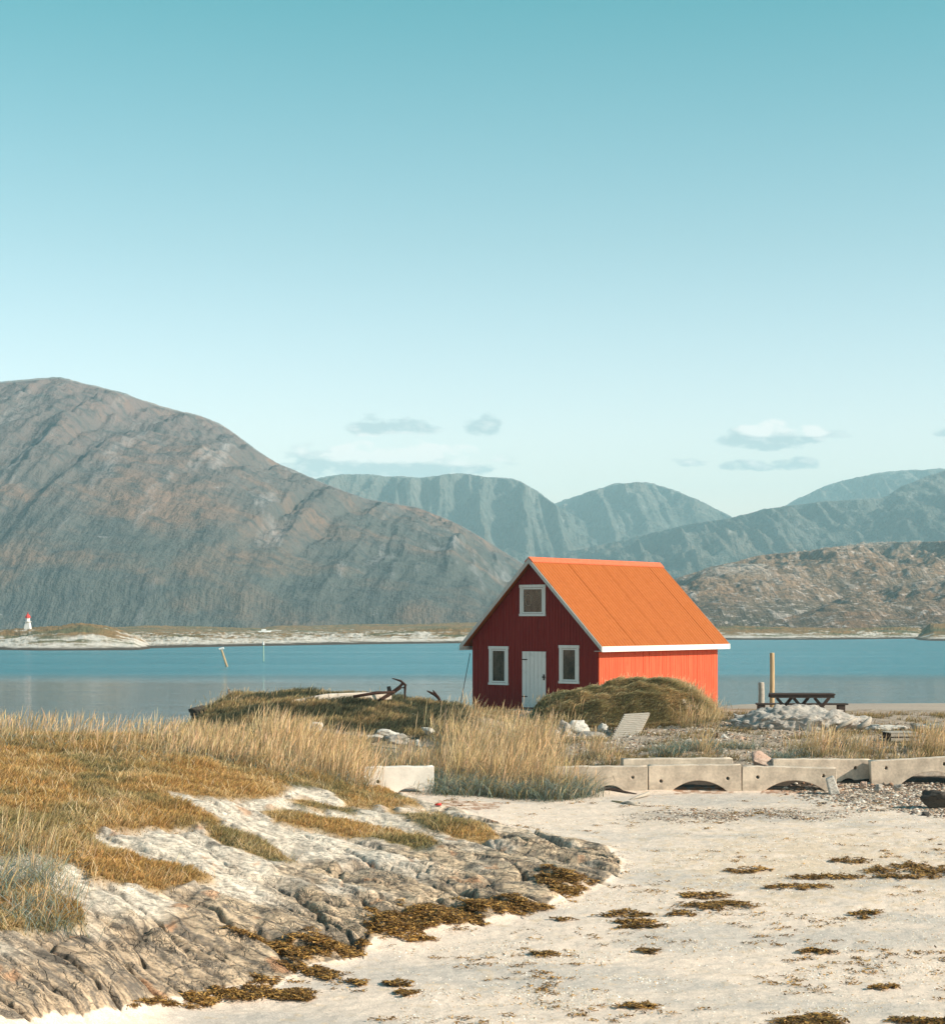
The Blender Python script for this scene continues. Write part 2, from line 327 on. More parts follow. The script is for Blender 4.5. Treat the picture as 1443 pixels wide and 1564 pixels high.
# ---- colours of the ground's own materials
def C(*c): return np.array(c)
def lerp(a, b, f): return a+(b-a)*f[..., None]
fine = fbm(WX*6, WY*6, 4, .7); med = fbm(WX*1.2+7, WY*1.2, 5, .6); big = fbm(WX*.25, WY*.6, 4)
cs = np.broadcast_to(C(.70, .575, .475), Z.shape+(3,))
cs = lerp(cs, C(.56, .485, .42), sstep(.02, .28, fbm(WX*.22+5, WY*.45+3, 4)))
cs = lerp(cs, C(.62, .47, .32), .55*sstep(.05, .35, fbm(WX*2.5, WY*2.5, 4, .7)+.5*np.exp(-((GXX-1250)/260)**2-((PY0-1320)/60)**2)-.1))
# shell speckle, gravel belts
gravelband = np.exp(-((PY0-(1246-(GXX-1000)*.02+6*big))/9)**2)*sstep(930, 1010, GXX)*(1-sstep(1270, 1330, GXX))
cs = lerp(cs, C(.33, .27, .22), .95*gravelband*sstep(-.3, .25, fbm(WX*9, WY*9, 3, .8)))
gr2 = inpoly(jx, jy, [(1180,1205),(1280,1200),(1500,1190),(1500,1238),(1400,1240),(1330,1228),(1250,1216)])
cs = lerp(cs, C(.36, .27, .2), .8*gr2*sstep(-.35, .15, fbm(WX*7+3, WY*7, 3, .8)))
white = lerp(np.broadcast_to(C(.78, .675, .555), Z.shape+(3,)), C(.58, .50, .41), sstep(0, .35, med))
tan = lerp(np.broadcast_to(C(.63, .475, .325), Z.shape+(3,)), C(.31, .235, .165), sstep(-.05, .3, fbm(WX*1.6+20, WY*1.6+2, 5, .65)))
hfac = sstep(-.16, .16, Z0-1.72-.22*(1-sstep(200, 420, GXX))+.5*fbm(WX*.55, WY*.8, 4))
cr = lerp(tan, white, hfac)
brn = (1-sstep(120, 420, GXX+60*fbm(WX, WY, 3)))*sstep(1400, 1450, PY0)
cr = lerp(cr, C(.30, .225, .165), 0.35*brn*(1-hfac*.6))
streak = sstep(.16, .42, ridged(U*1.1+8, wv*5.5, 4, .65)-.28)
cr = lerp(cr, C(.12, .11, .10), streak*(.45+.30*(1-hfac)))
cr = lerp(cr, C(.07, .062, .055), .7*np.clip(crack1*(.35+.65*lowz)+crack2*crk*lowz, 0, 1))
cr = lerp(cr, C(.045, .042, .04), sstep(.28, .42, fbm(WX*1.1+90, WY*2.2, 5, .6))*.7)
cr = lerp(cr, C(.52, .26, .13), .6*sstep(.3, .45, fbm(WX*1.3-30, WY*1.3, 4)))
ct = lerp(np.broadcast_to(C(.30, .19, .08), Z.shape+(3,)), C(.10, .095, .052), sstep(-.02, .3, fbm(WX*.5+13, WY*.5, 5, .6)))
ct = lerp(ct, C(.40, .26, .11), .6*sstep(.1, .4, fbm(WX*2+3, WY*2, 4, .7)))
gcol = lerp(np.broadcast_to(C(.40, .32, .25), Z.shape+(3,)), C(.27, .21, .16), sstep(-.1, .3, fbm(WX*3, WY*3, 4, .8)))
gcol = lerp(gcol, C(.20, .15, .07), .7*sstep(.0, .25, fbm(WX*.6+50, WY*.9, 4))*(GYY > 46))
flat = lerp(np.broadcast_to(C(.46, .36, .28), Z.shape+(3,)), C(.36, .29, .24), sstep(-.2, .3, fbm(WX*.1, WY*.5, 4)))
gcol = lerp(gcol, flat, sstep(66, 74, GYY)*(GXX > 1000))
gcol = lerp(gcol, C(.07, .068, .04), m2.astype(float)*sstep(-.35, 0, fbm(WX*.8, WY*.8, 4)))
gcol = lerp(gcol, C(.28, .23, .12), mnd)
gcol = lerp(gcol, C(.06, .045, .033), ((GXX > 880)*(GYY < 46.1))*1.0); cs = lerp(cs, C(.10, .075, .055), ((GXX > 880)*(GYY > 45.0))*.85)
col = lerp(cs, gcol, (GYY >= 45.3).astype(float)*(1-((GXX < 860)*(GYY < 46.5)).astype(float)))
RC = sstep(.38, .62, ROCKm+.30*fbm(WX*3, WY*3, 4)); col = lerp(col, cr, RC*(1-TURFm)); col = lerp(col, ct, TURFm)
SEAW = [[(190,1545),(270,1528),(330,1510),(395,1508),(430,1500),(400,1512),(480,1520),(470,1528),(400,1524),(300,1535)],
        [(330,1430),(380,1440),(430,1450),(500,1440),(553,1448),(552,1465),(500,1470),(440,1472),(400,1455)],
        [(560,1395),(620,1400),(700,1385),(780,1382),(845,1388),(830,1395),(720,1412),(640,1425),(600,1428),(560,1430)],
        [(815,1345),(860,1340),(905,1350),(880,1368),(840,1370),(822,1362)]]
sw = np.zeros_like(rock)
for p in SEAW: sw = np.maximum(sw, inpoly(GXX+26*fbm(WX*1.5, WY*1.5, 5, .6), PY0+16*fbm(WX*1.3+4, WY*2.5, 5, .6), p).astype(float))
sw = sw*(fbm(WX*1.6+31, WY*2.8, 5, .65) > -.10)
SW = blur(blur(sw, 1, 1), 1, 0)
col = lerp(col, lerp(np.broadcast_to(C(.22, .12, .035), Z.shape+(3,)), C(.09, .055, .025), sstep(-.2, .2, fbm(WX*8, WY*8, 3))), SW)
Z = Z+SW*.02*(1+fbm(WX*9, WY*9, 3))
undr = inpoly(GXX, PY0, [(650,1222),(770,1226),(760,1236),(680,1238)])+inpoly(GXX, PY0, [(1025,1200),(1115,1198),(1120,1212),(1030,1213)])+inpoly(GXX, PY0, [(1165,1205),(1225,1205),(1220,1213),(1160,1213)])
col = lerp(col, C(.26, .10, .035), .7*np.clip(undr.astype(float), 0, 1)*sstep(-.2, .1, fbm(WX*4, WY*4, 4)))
col = col*(1+.22*fine)[..., None]
nr, nc = Z.shape
Vg = np.stack([WX, WY, Z], -1).reshape(-1, 3)
idx = np.arange(nr*nc).reshape(nr, nc); Qg = np.stack([idx[:-1, :-1], idx[:-1, 1:], idx[1:, 1:], idx[1:, :-1]], -1).reshape(-1, 4)
mg, t = vcol('ground', .9)
ra = t.new('ShaderNodeAttribute', attribute_name='rock').outputs['Fac']
c0 = t.new('ShaderNodeVertexColor', layer_name='Col').outputs[0]
nA = t.noise(t.obj, 9, 8, .7); nB = t.noise(t.mapping(t.obj, (1, 3.5, 3.5), (0, 0, sa)), 5, 8, .7); nC = t.noise(t.obj, 45, 3, .6)
vo = t.new('ShaderNodeTexVoronoi', {'Vector': t.obj, 'Scale': 16.0}).outputs['Distance']
spk = t.ramp(vo, [(.08, 1.28), (.2, 1.0)])
cA = t.mix(1, c0, t.ramp(nC, [(.25, .72), (.75, 1.25)]), 'MULTIPLY'); cA = t.mix(t.math('SUBTRACT', 1, ra, True), cA, t.mix(1, cA, spk, 'MULTIPLY'))
cB = t.mix(1, c0, t.ramp(nB, [(.32, .36), (.47, .92), (.7, 1.25)]), 'MULTIPLY')
rt = t.mapping(t.obj, rot=(0, 0, -sa)); wp = t.noise(rt, 1.6, 4, .6)
wv3 = t.new('ShaderNodeVectorMath', {0: t.mapping(rt, (.55, 2.3, 1.6)), 1: t.new('ShaderNodeCombineXYZ', {0: wp, 1: t.math('MULTIPLY', wp, 1.6), 2: wp}).outputs[0]}, operation='ADD').outputs[0]
def crk_(sc, w): return t.ramp(t.new('ShaderNodeTexVoronoi', {'Vector': wv3, 'Scale': sc}, feature='DISTANCE_TO_EDGE').outputs['Distance'], [(0., 0.), (w, 1.)])
k1 = crk_(1.5, .045); k2 = crk_(4.2, .07); brk = t.ramp(t.noise(t.obj, 1.3, 4, .6), [(.42, 0.), (.6, 1.)])
kk_ = t.math('MULTIPLY', t.math('ADD', t.math('MULTIPLY', k1, .5), .5), t.math('SUBTRACT', 1.0, t.math('MULTIPLY', t.math('MULTIPLY', t.math('SUBTRACT', 1.0, k2), brk), .42)))
low_ = t.math('ADD', t.math('MULTIPLY', t.new('ShaderNodeAttribute', attribute_name='low').outputs['Fac'], .62), .38)
kk_ = t.math('SUBTRACT', 1.0, t.math('MULTIPLY', t.math('SUBTRACT', 1.0, kk_), low_))
cB = t.mix(kk_, (.05, .043, .036), cB)
t.set(t.b, 'Base Color', t.mix(ra, cA, cB))
hb = t.math('ADD', t.math('MULTIPLY', nA, .6), t.math('MULTIPLY', t.math('MULTIPLY', t.math('ADD', nB, t.math('MULTIPLY', kk_, 1.2)), ra), 1.3))
t.set(t.b, 'Normal', t.bump(t.math('ADD', hb, t.math('MULTIPLY', nC, .25)), .75, .035))
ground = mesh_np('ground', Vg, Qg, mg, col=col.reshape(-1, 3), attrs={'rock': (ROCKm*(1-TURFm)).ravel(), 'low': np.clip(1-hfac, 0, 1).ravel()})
tag(ground, kind='structure', label='pale sand beach rising into white bedrock, brown turf and gravel shore')
# sea bed out to the horizon
sb = MB(); sb.b.faces.new([sb.b.verts.new(p) for p in ((-9000, -50, -3.4), (9000, -50, -3.4), (9000, 9500, -3.4), (-9000, 9500, -3.4))])
tag(sb.build('seabed', simple('seabed', (.2, .2, .15))), kind='structure')

def gz(px, Y):
    """ground height under a picture column at a distance"""
    i = np.clip(np.interp(Y, GY, np.arange(nr)), 0, nr-1.001); j = np.clip(np.interp(px, GX, np.arange(nc)), 0, nc-1.001)
    a = np.floor(i).astype(int); b = np.floor(j).astype(int); fi = i-a; fj = j-b
    return (Z[a, b]*(1-fi)*(1-fj)+Z[a+1, b]*fi*(1-fj)+Z[a, b+1]*(1-fi)*fj+Z[a+1, b+1]*fi*fj)
def G(px, Y, dz=0.0): return Vector(((px-PX0)/F*Y, Y, float(gz(px, Y))+dz))
def at(px, py, lo=18., hi=60.):
    """point of the ground seen at a pixel (walks out until the ray meets the ground)"""
    ys = np.linspace(lo, hi, 900); z = gz(np.full(900, float(px)), ys); pp = HOR+F*(CAMH-z)/ys
    k = np.argmax(pp <= py); Y = ys[k]; return Vector(((px-PX0)/F*Y, Y, float(z[k])))

# ------------------------------------------------------------ water
mw, t = mat('water')
sp = t.new('ShaderNodeSeparateXYZ', {0: t.obj}); yv = sp.outputs[1]
ln = t.math('LOGARITHM', yv, 2.718)
wn = t.noise(t.mapping(t.obj, (.004, .03, 1)), 1, 3, .5)
ruf = t.ramp(t.math('ADD', t.math('DIVIDE', yv, 400.0), t.math('MULTIPLY', wn, .10)), [(.47, 0.), (.56, 1.)])      # wind-ruffled beyond the calm inner water
h1 = t.noise(t.mapping(t.obj, (.35, 1.0, 1)), 1.0, 4, .6); h2 = t.noise(t.mapping(t.obj, (.06, .2, 1)), 1, 3, .6)
hh = t.math('ADD', h1, t.math('MULTIPLY', h2, 1.6))
band = t.ramp(t.noise(t.mapping(t.obj, (.003, .05, 1)), 1, 3, .6), [(.35, .25), (.65, 1.6)])
st = t.math('ADD', t.math('MULTIPLY', t.math('MULTIPLY', ruf, band), 1.3), t.ramp(t.math('ADD', t.math('DIVIDE', sp.outputs[0], 60.0), .5), [(.48, .11), (.60, .55)]))
t.set(t.b, 'Normal', t.new('ShaderNodeBump', {'Height': hh, 'Strength': st, 'Distance': .5}).outputs[0])
t.set(t.b, 'Base Color', t.mix(ruf, (.10, .17, .19), (.03, .20, .25)))
t.set(t.b, 'Roughness', t.math('ADD', t.math('MULTIPLY', ruf, .16), .05)); t.b.inputs['IOR'].default_value = 1.33
wm = MB(); wm.b.faces.new([wm.b.verts.new(p) for p in ((-9000, 40, 0), (9000, 40, 0), (9000, 9500, 0), (-9000, 9500, 0))])
tag(wm.build('sea', mw), kind='structure', label='calm teal fjord water between the beach and the islands')

# ------------------------------------------------------------ mountains
def mountain(name, ridge, Yb, Yr, mt, x0, x1, nx, ny, gul=.12, lump=.05, seed=0, gsc=10, lean=.5, prof=.8, label=None, fold=0.0, rgh=.8):
    pxs = np.linspace(x0, x1, nx); rp = np.array(ridge, float); ry = np.interp(pxs, rp[:, 0], rp[:, 1])
    k = max(1, int(nx/(x1-x0)*9)); ker = np.ones(2*k+1)/(2*k+1); ry = np.convolve(np.pad(ry, k, mode='edge'), ker, 'valid')
    hs0 = np.maximum((HOR-ry)/F*Yr+CAMH, .5); ry = ry+rgh*(2.2*gn(pxs*.035+seed, pxs*0+.3)+1.3*gn(pxs*.11+seed, pxs*0+.7)+.9*gn(pxs*.31, pxs*0+seed))
    hr = np.maximum((HOR-ry)/F*Yr+CAMH, .5)
    tt = np.concatenate([np.linspace(0, 1, ny)**.9, 1+np.linspace(.02, 1, ny//4)])
    T, H = np.meshgrid(tt, hr, indexing='ij'); A = np.broadcast_to(pxs, T.shape)
    front = T <= 1
    Yd = np.where(front, Yb+(Yr-Yb)*T, Yr+(Yr-Yb)*(T-1)*.9)
    X = (A-PX0)/F*Yr*(.80+.20*np.clip(T, 0, 1)); X = (A-PX0)/F*Yd
    pr = np.where(front, np.sin(np.clip(T, 0, 1)*math.pi/2)**prof, np.cos(np.clip(T-1, 0, 1)*math.pi/2))
    s = X/Yr*gsc*5; hs = pr; H = hs0[None]+(hr-hs0)[None]*np.clip(1-np.abs(T-1)*7, 0, 1)**2
    env = np.where(front, np.sin(np.clip(T, 0, 1)*math.pi)**.7, .3)*1.0
    g = (.45+1.1*np.clip(fbm(s*.4+seed*7, hs*2+seed, 3)+.35, 0, 1))*ridged(s+seed+lean*hs*2.2+.35*fbm(s*.7, hs*3+seed, 3), hs*.9+seed, 5, .47); g2 = fbm(s*.35+seed*3+lean*hs, hs*1.6, 4)
    l = fbm(X/Yr*60+seed, Yd/Yr*60, 5, .6); l2 = fbm(X/Yr*14+seed, Yd/Yr*9, 6, .55)
    z = H*pr+np.mean(hr)*env*(gul*(g-.45)+.10*g2)+np.mean(hr)*env*lump*l+np.mean(hr)*env*fold*l2
    # keep the skyline where the photograph has it
    lim = CAMH+(H-CAMH)*Yd/Yr*.994; z = np.where(np.abs(T-1) > .001, np.minimum(z, np.maximum(lim, z*0-2)), z)
    z = z-6*(T < .02)
    V = np.stack([X, Yd, z], -1).reshape(-1, 3); a, b = T.shape; ix = np.arange(a*b).reshape(a, b)
    Q = np.stack([ix[:-1, :-1], ix[:-1, 1:], ix[1:, 1:], ix[1:, :-1]], -1).reshape(-1, 4)
    o = mesh_np(name, V, Q, mt, attrs={'alt': np.clip(z/np.max(hr), 0, 1).ravel(), 'gul': g.ravel()}); return tag(o, kind='structure', label=label)
def mtnmat(name, lowc, midc, topc, rust, scree, sc, bump=1.0, rustamt=.6, dk=(.03, .04, .04), outc=(.57, .66)):
    m, t = mat(name); al = t.new('ShaderNodeAttribute', attribute_name='alt').outputs['Fac']
    o = t.mapping(t.obj, (sc, sc, sc)); big = t.noise(o, 3, 5, .6); md = t.noise(o, 12, 7, .65); sm = t.noise(o, 60, 6, .7)
    str_ = t.noise(t.mapping(t.obj, (sc*9, sc*1.2, sc*1.2), (0, 0, .25)), 4, 6, .65)
    aj = t.math('ADD', al, t.math('MULTIPLY', t.math('SUBTRACT', big, .5), .7))
    c = t.mix(t.ramp(aj, [(.12, 0.), (.45, 1.)]), lowc, midc); c = t.mix(t.ramp(aj, [(.6, 0.), (.9, 1.)]), c, topc)
    c = t.mix(t.math('MULTIPLY', t.ramp(t.math('ADD', t.math('MULTIPLY', big, .5), t.math('MULTIPLY', md, .5)), [(.49, 0.), (.6, 1.)]), rustamt), c, rust)
    c = t.mix(t.ramp(str_, [(.56, 0.), (.72, .75)]), c, scree)
    c = t.mix(t.math('MULTIPLY', t.ramp(t.noise(t.mapping(o, loc=(5, 3, 1)), 48, 6, .78), [(outc[0], 0.), (outc[1], 1.)]), .8), c, scree)
    c = t.mix(t.ramp(sm, [(.36, .8), (.52, 0.)]), c, dk)
    t.set(t.b, 'Base Color', c); t.b.inputs['Roughness'].default_value = .95; t.b.inputs['Specular IOR Level'].default_value = .05
    hb = t.math('ADD', t.math('MULTIPLY', md, 2), t.math('ADD', sm, t.math('MULTIPLY', str_, 1.6)))
    t.set(t.b, 'Normal', t.bump(hb, bump, .02/sc)); return m
mA = mtnmat('mountain_moor', (.095, .105, .10), (.175, .135, .13), (.24, .21, .21), (.30, .165, .10), (.36, .34, .34), 1/900, bump=.45, outc=(.66, .74), rustamt=.4, dk=(.06, .075, .08))
mB = mtnmat('mountain_grey', (.10, .12, .10), (.16, .17, .155), (.24, .22, .20), (.2, .16, .12), (.36, .35, .33), 1/1500)
mF = mtnmat('rocky_hill', (.13, .11, .08), (.30, .20, .13), (.46, .39, .33), (.32, .17, .09), (.70, .60, .54), 1/260, .8, .5, dk=(.09, .085, .08), outc=(.545, .62))
mountain('mountain', [(-420,640),(-150,605),(0,583),(40,580),(88,575),(130,585),(190,600),(250,622),(310,635),(350,655),(395,690),(430,710),(500,740),(560,762),(640,775),(700,800),(750,830),(800,862),(850,905),(900,935),(950,950),(1000,958)],
         900, 2500, mA, -420, 1000, 760, 320, gul=.06, lump=.045, seed=3, rgh=.5, gsc=13, lean=-.45, label='broad grey-brown mountain with rust patches on the left')
mountain('mountain', [(250,760),(430,742),(500,728),(530,723),(580,726),(640,730),(700,721),(740,727),(790,732),(820,750),(845,768),(900,800),(960,822),(1050,850),(1150,880)],
         3000, 4600, mB, 250, 1150, 420, 200, gul=.30, lump=.05, seed=11, fold=.25, gsc=13, lean=.2, prof=.55, label='blue-grey flat-topped mountain with gullied cliffs in the centre')
mountain('mountain', [(700,810),(780,795),(850,768),(900,750),(940,739),(975,735),(1010,742),(1060,760),(1115,788),(1160,815),(1250,850)],
         3400, 4900, mB, 700, 1250, 300, 180, gul=.24, lump=.05, seed=21, fold=.25, gsc=12, lean=.3, prof=.6, label='rounded blue-grey summit above the orange roof')
mountain('mountain', [(700,862),(800,848),(880,840),(960,822),(1050,800),(1120,790),(1170,776),(1260,765),(1350,760),(1375,742),(1420,726),(1460,712),(1600,700),(1800,720)],
         2400, 3700, mB, 700, 1800, 520, 200, gul=.16, lump=.04, seed=31, gsc=10, lean=.6, fold=.3, prof=.8, label='long blue-grey mountain slope rising to the right edge')
mountain('mountain', [(1100,820),(1150,795),(1200,772),(1250,745),(1310,727),(1380,718),(1443,716),(1600,730),(1750,760)],
         4200, 5400, mB, 1100, 1750, 260, 140, gul=.2, lump=.05, seed=41, gsc=12, prof=.6, label='farthest mountain with a small snow patch behind the right slope')
mountain('rocky_hill', [(930,925),(980,900),(1040,880),(1100,862),(1130,856),(1150,849),(1180,845),(1230,842),(1270,835),(1340,828),(1443,826),(1700,815),(1850,840)],
         900, 1500, mF, 930, 1850, 620, 280, gul=.06, lump=.05, seed=5, gsc=9, lean=.4, prof=.75, rgh=1.6, fold=.6, label='rocky brown ridge with pale outcrops across the water on the right, highest part')
mountain('rocky_hill', [(950,962),(985,925),(1010,902),(1040,886),(1070,872),(1100,864),(1130,860),(1165,862),(1210,876),(1260,896),(1310,925),(1350,945),(1400,960)],
         800, 1120, mF, 950, 1400, 420, 220, gul=.08, lump=.07, seed=15, gsc=9, lean=.3, prof=.7, rgh=1.6, fold=.6, label='rounded pale rocky dome in front of the ridge, just right of the cabin roof')
mountain('rocky_hill', [(1120,962),(1180,948),(1230,935),(1270,918),(1310,905),(1350,898),(1400,888),(1443,880),(1600,872),(1800,890)],
         740, 960, mF, 1120, 1800, 480, 200, gul=.08, lump=.08, seed=25, gsc=9, lean=.3, prof=.7, rgh=1.6, fold=.6, label='low rocky knoll at the water edge under the right end of the ridge')
# snow patch
sp_ = P(1240, 769, 6100); 
# ------------------------------------------------------------ islands
def island(name, px0, px1, Y0, Y1, top, shore, n=700, m=70, label=None, seed=0, rocky=.45):
    pxs = np.linspace(px0, px1, n); tp = np.interp(pxs, *zip(*top)); fr = np.interp(pxs, *zip(*shore))   # skyline height m, front shore distance
    T = np.linspace(-.04, 1, m)[:, None]; A = np.broadcast_to(pxs, (m, n)); Yd = fr+(np.broadcast_to(Y1, (n,))-fr)*T
    X = (A-PX0)/F*Yd
    edge = np.clip(np.minimum(A-px0, px1-A)/40, 0, 1)**.5
    prof = np.where(T < .55, np.sin(np.clip(T/.55, -.08, 1)*math.pi/2)**1.0, np.cos((T-.55)/.45*math.pi/2)*1.15-.15)
    nz = fbm(X*.03+seed, Yd*.05, 5); n2 = ridged(X*.12+seed, Yd*.16, 5, .6)
    z = (tp*prof)*edge*(1+.4*nz)+1.0*(n2-.35)*np.clip(prof, 0, 1)*edge+(edge-1)*1.0-.05
    gr = sstep(rocky-.12, rocky+.12, prof*(.9+.5*fbm(X*.05+seed, Yd*.09, 5))*np.clip(tp/3.2, .45, 1.3)/1.15+.75*fbm(X*.11+3, Yd*.22, 5, .65))
    wht = np.broadcast_to(C(.62, .56, .49), z.shape+(3,)); c = lerp(wht, C(.34, .28, .22), sstep(.0, .35, fbm(X*.09, Yd*.3+9, 5, .65)))
    c = lerp(c, lerp(np.broadcast_to(C(.24, .145, .06), z.shape+(3,)), C(.13, .12, .06), sstep(-.1, .3, fbm(X*.04, Yd*.07, 4))), gr)
    c = lerp(c, C(.075, .052, .035), 1-sstep(.28, .62, z+.25*fbm(X*.12, Yd*.2, 4)))
    V = np.stack([X, Yd, z], -1).reshape(-1, 3); ix = np.arange(m*n).reshape(m, n)
    Q = np.stack([ix[:-1, :-1], ix[:-1, 1:], ix[1:, 1:], ix[1:, :-1]], -1).reshape(-1, 4)
    return tag(mesh_np(name, V, Q, M['isl'], col=c.reshape(-1, 3)), kind='structure', label=label)
M['isl'], _ = vcol('island', .9, 0, .8, .35, .8, 1.2, .3)
island('island', -300, 245, 345, 470, [(-300,3),(0,3.2),(70,3.9),(125,4.5),(160,3.9),(200,2.4),(245,.8)], [(-300,360),(0,352),(60,345),(245,350)], label='low pale rock island under brown turf carrying the lighthouse', seed=2)
island('island', 130, 760, 350, 560, [(130,1.0),(160,1.8),(300,2.2),(420,1.9),(500,1.7),(620,2.5),(680,3.1),(760,2.8)], [(130,350),(300,385),(420,405),(560,430),(760,455)], label='long low skerry with white rock shore in the middle distance', seed=8, rocky=.38)
island('island', 1010, 1440, 500, 720, [(1010,2.4),(1120,3.0),(1200,2.7),(1300,2.4),(1380,2.6),(1440,1.6)], [(1010,520),(1250,520),(1440,560)], label='low pale skerry below the rocky hill on the right', seed=15, rocky=.26)
island('island', 1385, 1700, 560, 760, [(1385,1),(1420,3.8),(1500,4.0),(1700,3)], [(1385,500),(1700,480)], label='dark rocky point at the right edge of the water', seed=25, rocky=.2)
island('island', 100, 560, 640, 900, [(100,1),(180,2.2),(240,2.7),(300,2.2),(420,1.5),(560,1.0)], [(100,640),(560,660)], label='reddish-brown headland behind the skerry', seed=33, rocky=.1)
# low coastal strip at the foot of the mountains
island('coast', 380, 1080, 760, 960, [(380,2),(600,3),(760,4),(1080,4)], [(380,760),(1080,760)], label='far low coast at the foot of the mountains', seed=44, rocky=.1)

# lighthouse
lp = P(43, 961.5, 405)
lh = empty('lighthouse', lp, label='small white lighthouse with a red lantern roof on the left island', cat='lighthouse')
lh.scale = (1.1, 1.1, 1.12)
def lathe(prof, n=16):
    b = MB(); rings = [[b.b.verts.new((r*math.cos(2*math.pi*k/n), r*math.sin(2*math.pi*k/n), z)) for k in range(n)] for r, z in prof]
    for A, B in zip(rings, rings[1:]):
        for k in range(n): b.b.faces.new([A[k], A[(k+1) % n], B[(k+1) % n], B[k]])
    b.b.faces.new(rings[0][::-1]); b.b.faces.new(rings[-1]); return b
lathe([(.92, -.6), (.88, 0), (.6, 1.5), (.58, 1.52)], 4).build('tower', M['lwhite'], lh).rotation_euler = (0, 0, math.radians(40))
lathe([(.72, 1.5), (.74, 1.6), (.5, 1.61)]).build('gallery', M['lwhite'], lh)
lathe([(.45, 1.62), (.45, 2.3), (.4, 2.32)], 8).build('lantern_room', M['lwhite'], lh)
lathe([(.62, 2.3), (.5, 2.65), (.22, 3.0), (.1, 3.05), (.1, 3.3), (.03, 3.4)], 8).build('lantern_roof', M['redpaint'], lh)
# white boat by the skerry
bo = P(404, 966.5, 560)
bt = empty('boat', bo, .1, label='tiny white motorboat lying beyond the low skerry', cat='boat')
bt.scale = (.6, .6, .6)
hb = MB(); hb.hexa([(-3, -.9, 0), (2.6, -.8, 0), (2.6, .8, 0), (-3, .9, 0), (-3.3, -1.1, .9), (4, -.1, 1.2), (4, .1, 1.2), (-3.3, 1.1, .9)]); hb.build('hull', M['lwhite'], bt, .05)
hb = MB(); hb.hexa([(-1.5, -.8, 1.0), (1.2, -.7, 1.05), (1.2, .7, 1.05), (-1.5, .8, 1.0), (-1.3, -.7, 1.9), (.6, -.6, 1.9), (.6, .6, 1.9), (-1.3, .7, 1.9)]); hb.build('cabin', M['lwhite'], bt, .04)
# poles in the water
def pole(name, px, py0, py1, lean, r, mt, label, cat, n=8):
    Y = F*CAMH/(py1-HOR); a = P(px, py1, Y); b = P(px+lean, py0, Y); r = r*Y/F
    o = empty(name, a, label=label, cat=cat)
    MB().tube([(0, 0, -1.5), (0, 0, 0), (b-a)*.5, b-a], [r, r, r*.9, r*.8], n, .2).build('shaft', mt, o)
    return o, b-a, Y
o, top, Y = pole('marker_pole', 347, 991, 1018, -9, 1.8, M['postwood'], 'leaning weathered wooden post in the water with a pale cap', 'pole')
MB().tube([top-Vector((.25, 0, .05)), top+Vector((.35, 0, .08))], Y/F*1.9, 8).build('cap', M['lwhite'], o)
M['seagreen'] = simple('green_paint', (.35, .5, .4), .7)
o, top, Y = pole('marker_pole', 403, 984, 1010, -.5, 1.0, M['seagreen'], 'thin upright pale green channel pole in the water', 'pole')
MB().tube([top-Vector((0, 0, .1)), top+Vector((0, 0, .35))], [Y/F*1.6, Y/F*1.2], 8).build('top_mark', M['lwhite'], o)

# ------------------------------------------------------------ cabin
th = math.radians(38); ct_, st_ = math.cos(th), math.sin(th)
Wd, Ln, EO, GO = 5.39, 7.85, .337, .306
ZB, ZE, ZR = 2.55, 5.07, 8.107
CX, CY = 4.26, 62.0
# local frame: x along the gable from the left wall to the near corner, y along the side (away); origin near corner at ground
house = empty('cabin', (CX, CY, 0), -th+0.0, label='red wooden boathouse cabin with orange metal roof beside the water', cat='cabin')
# local x axis = direction of decreasing w : (ct, -st); local y axis = (st, ct)
def lw(px):                                  # local x on the gable plane for a picture column
    k = (px-PX0)/F; w = (CX-k*CY)/(ct_+k*st_); return -w
def lz(px, py): w = -lw(px); return CAMH-(py-HOR)/F*(CY+st_*w)
def ls(px): k = (px-PX0)/F; return (k*CY-CX)/(st_-k*ct_)
# wall: board cladding made of individual boards in one mesh
wl = MB(); rnd = random.Random(3)
def roofz(x): return ZR-.14-abs(x+Wd/2)*(ZR-ZE)/(Wd/2+EO)
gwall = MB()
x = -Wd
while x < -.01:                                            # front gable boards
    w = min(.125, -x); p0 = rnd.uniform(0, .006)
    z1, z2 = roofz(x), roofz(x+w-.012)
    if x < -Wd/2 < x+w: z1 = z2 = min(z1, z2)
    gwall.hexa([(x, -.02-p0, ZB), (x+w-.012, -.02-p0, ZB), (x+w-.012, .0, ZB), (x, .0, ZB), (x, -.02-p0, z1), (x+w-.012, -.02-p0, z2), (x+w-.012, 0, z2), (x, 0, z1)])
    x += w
y = 0.0
ztop = roofz(0)
while y < Ln-.01:                                          # right side boards
    w = min(.125, Ln-y); p0 = rnd.uniform(0, .008)
    wl.box(0, .02+p0, y, y+w-.012, ZB, ztop+.02); y += w
# core volume (pentagon prism) behind the cladding
cz = [(-Wd, ZB), (-.002, ZB), (-.002, roofz(0)-.02), (-Wd/2, roofz(-Wd/2)-.02), (-Wd, roofz(-Wd)-.02)]
A = [wl.b.verts.new((a, .004, b)) for a, b in cz]; B = [wl.b.verts.new((a, Ln, b)) for a, b in cz]
wl.b.faces.new(A); wl.b.faces.new(B[::-1])
for k in range(5): wl.b.faces.new([A[k], B[k], B[(k+1) % 5], A[(k+1) % 5]])
wall = wl.build('side_wall', M['red'], house); gwall.build('gable_wall', M['shaded_red'], house)  # gable boards take the red with shade painted in
house_gable = 1
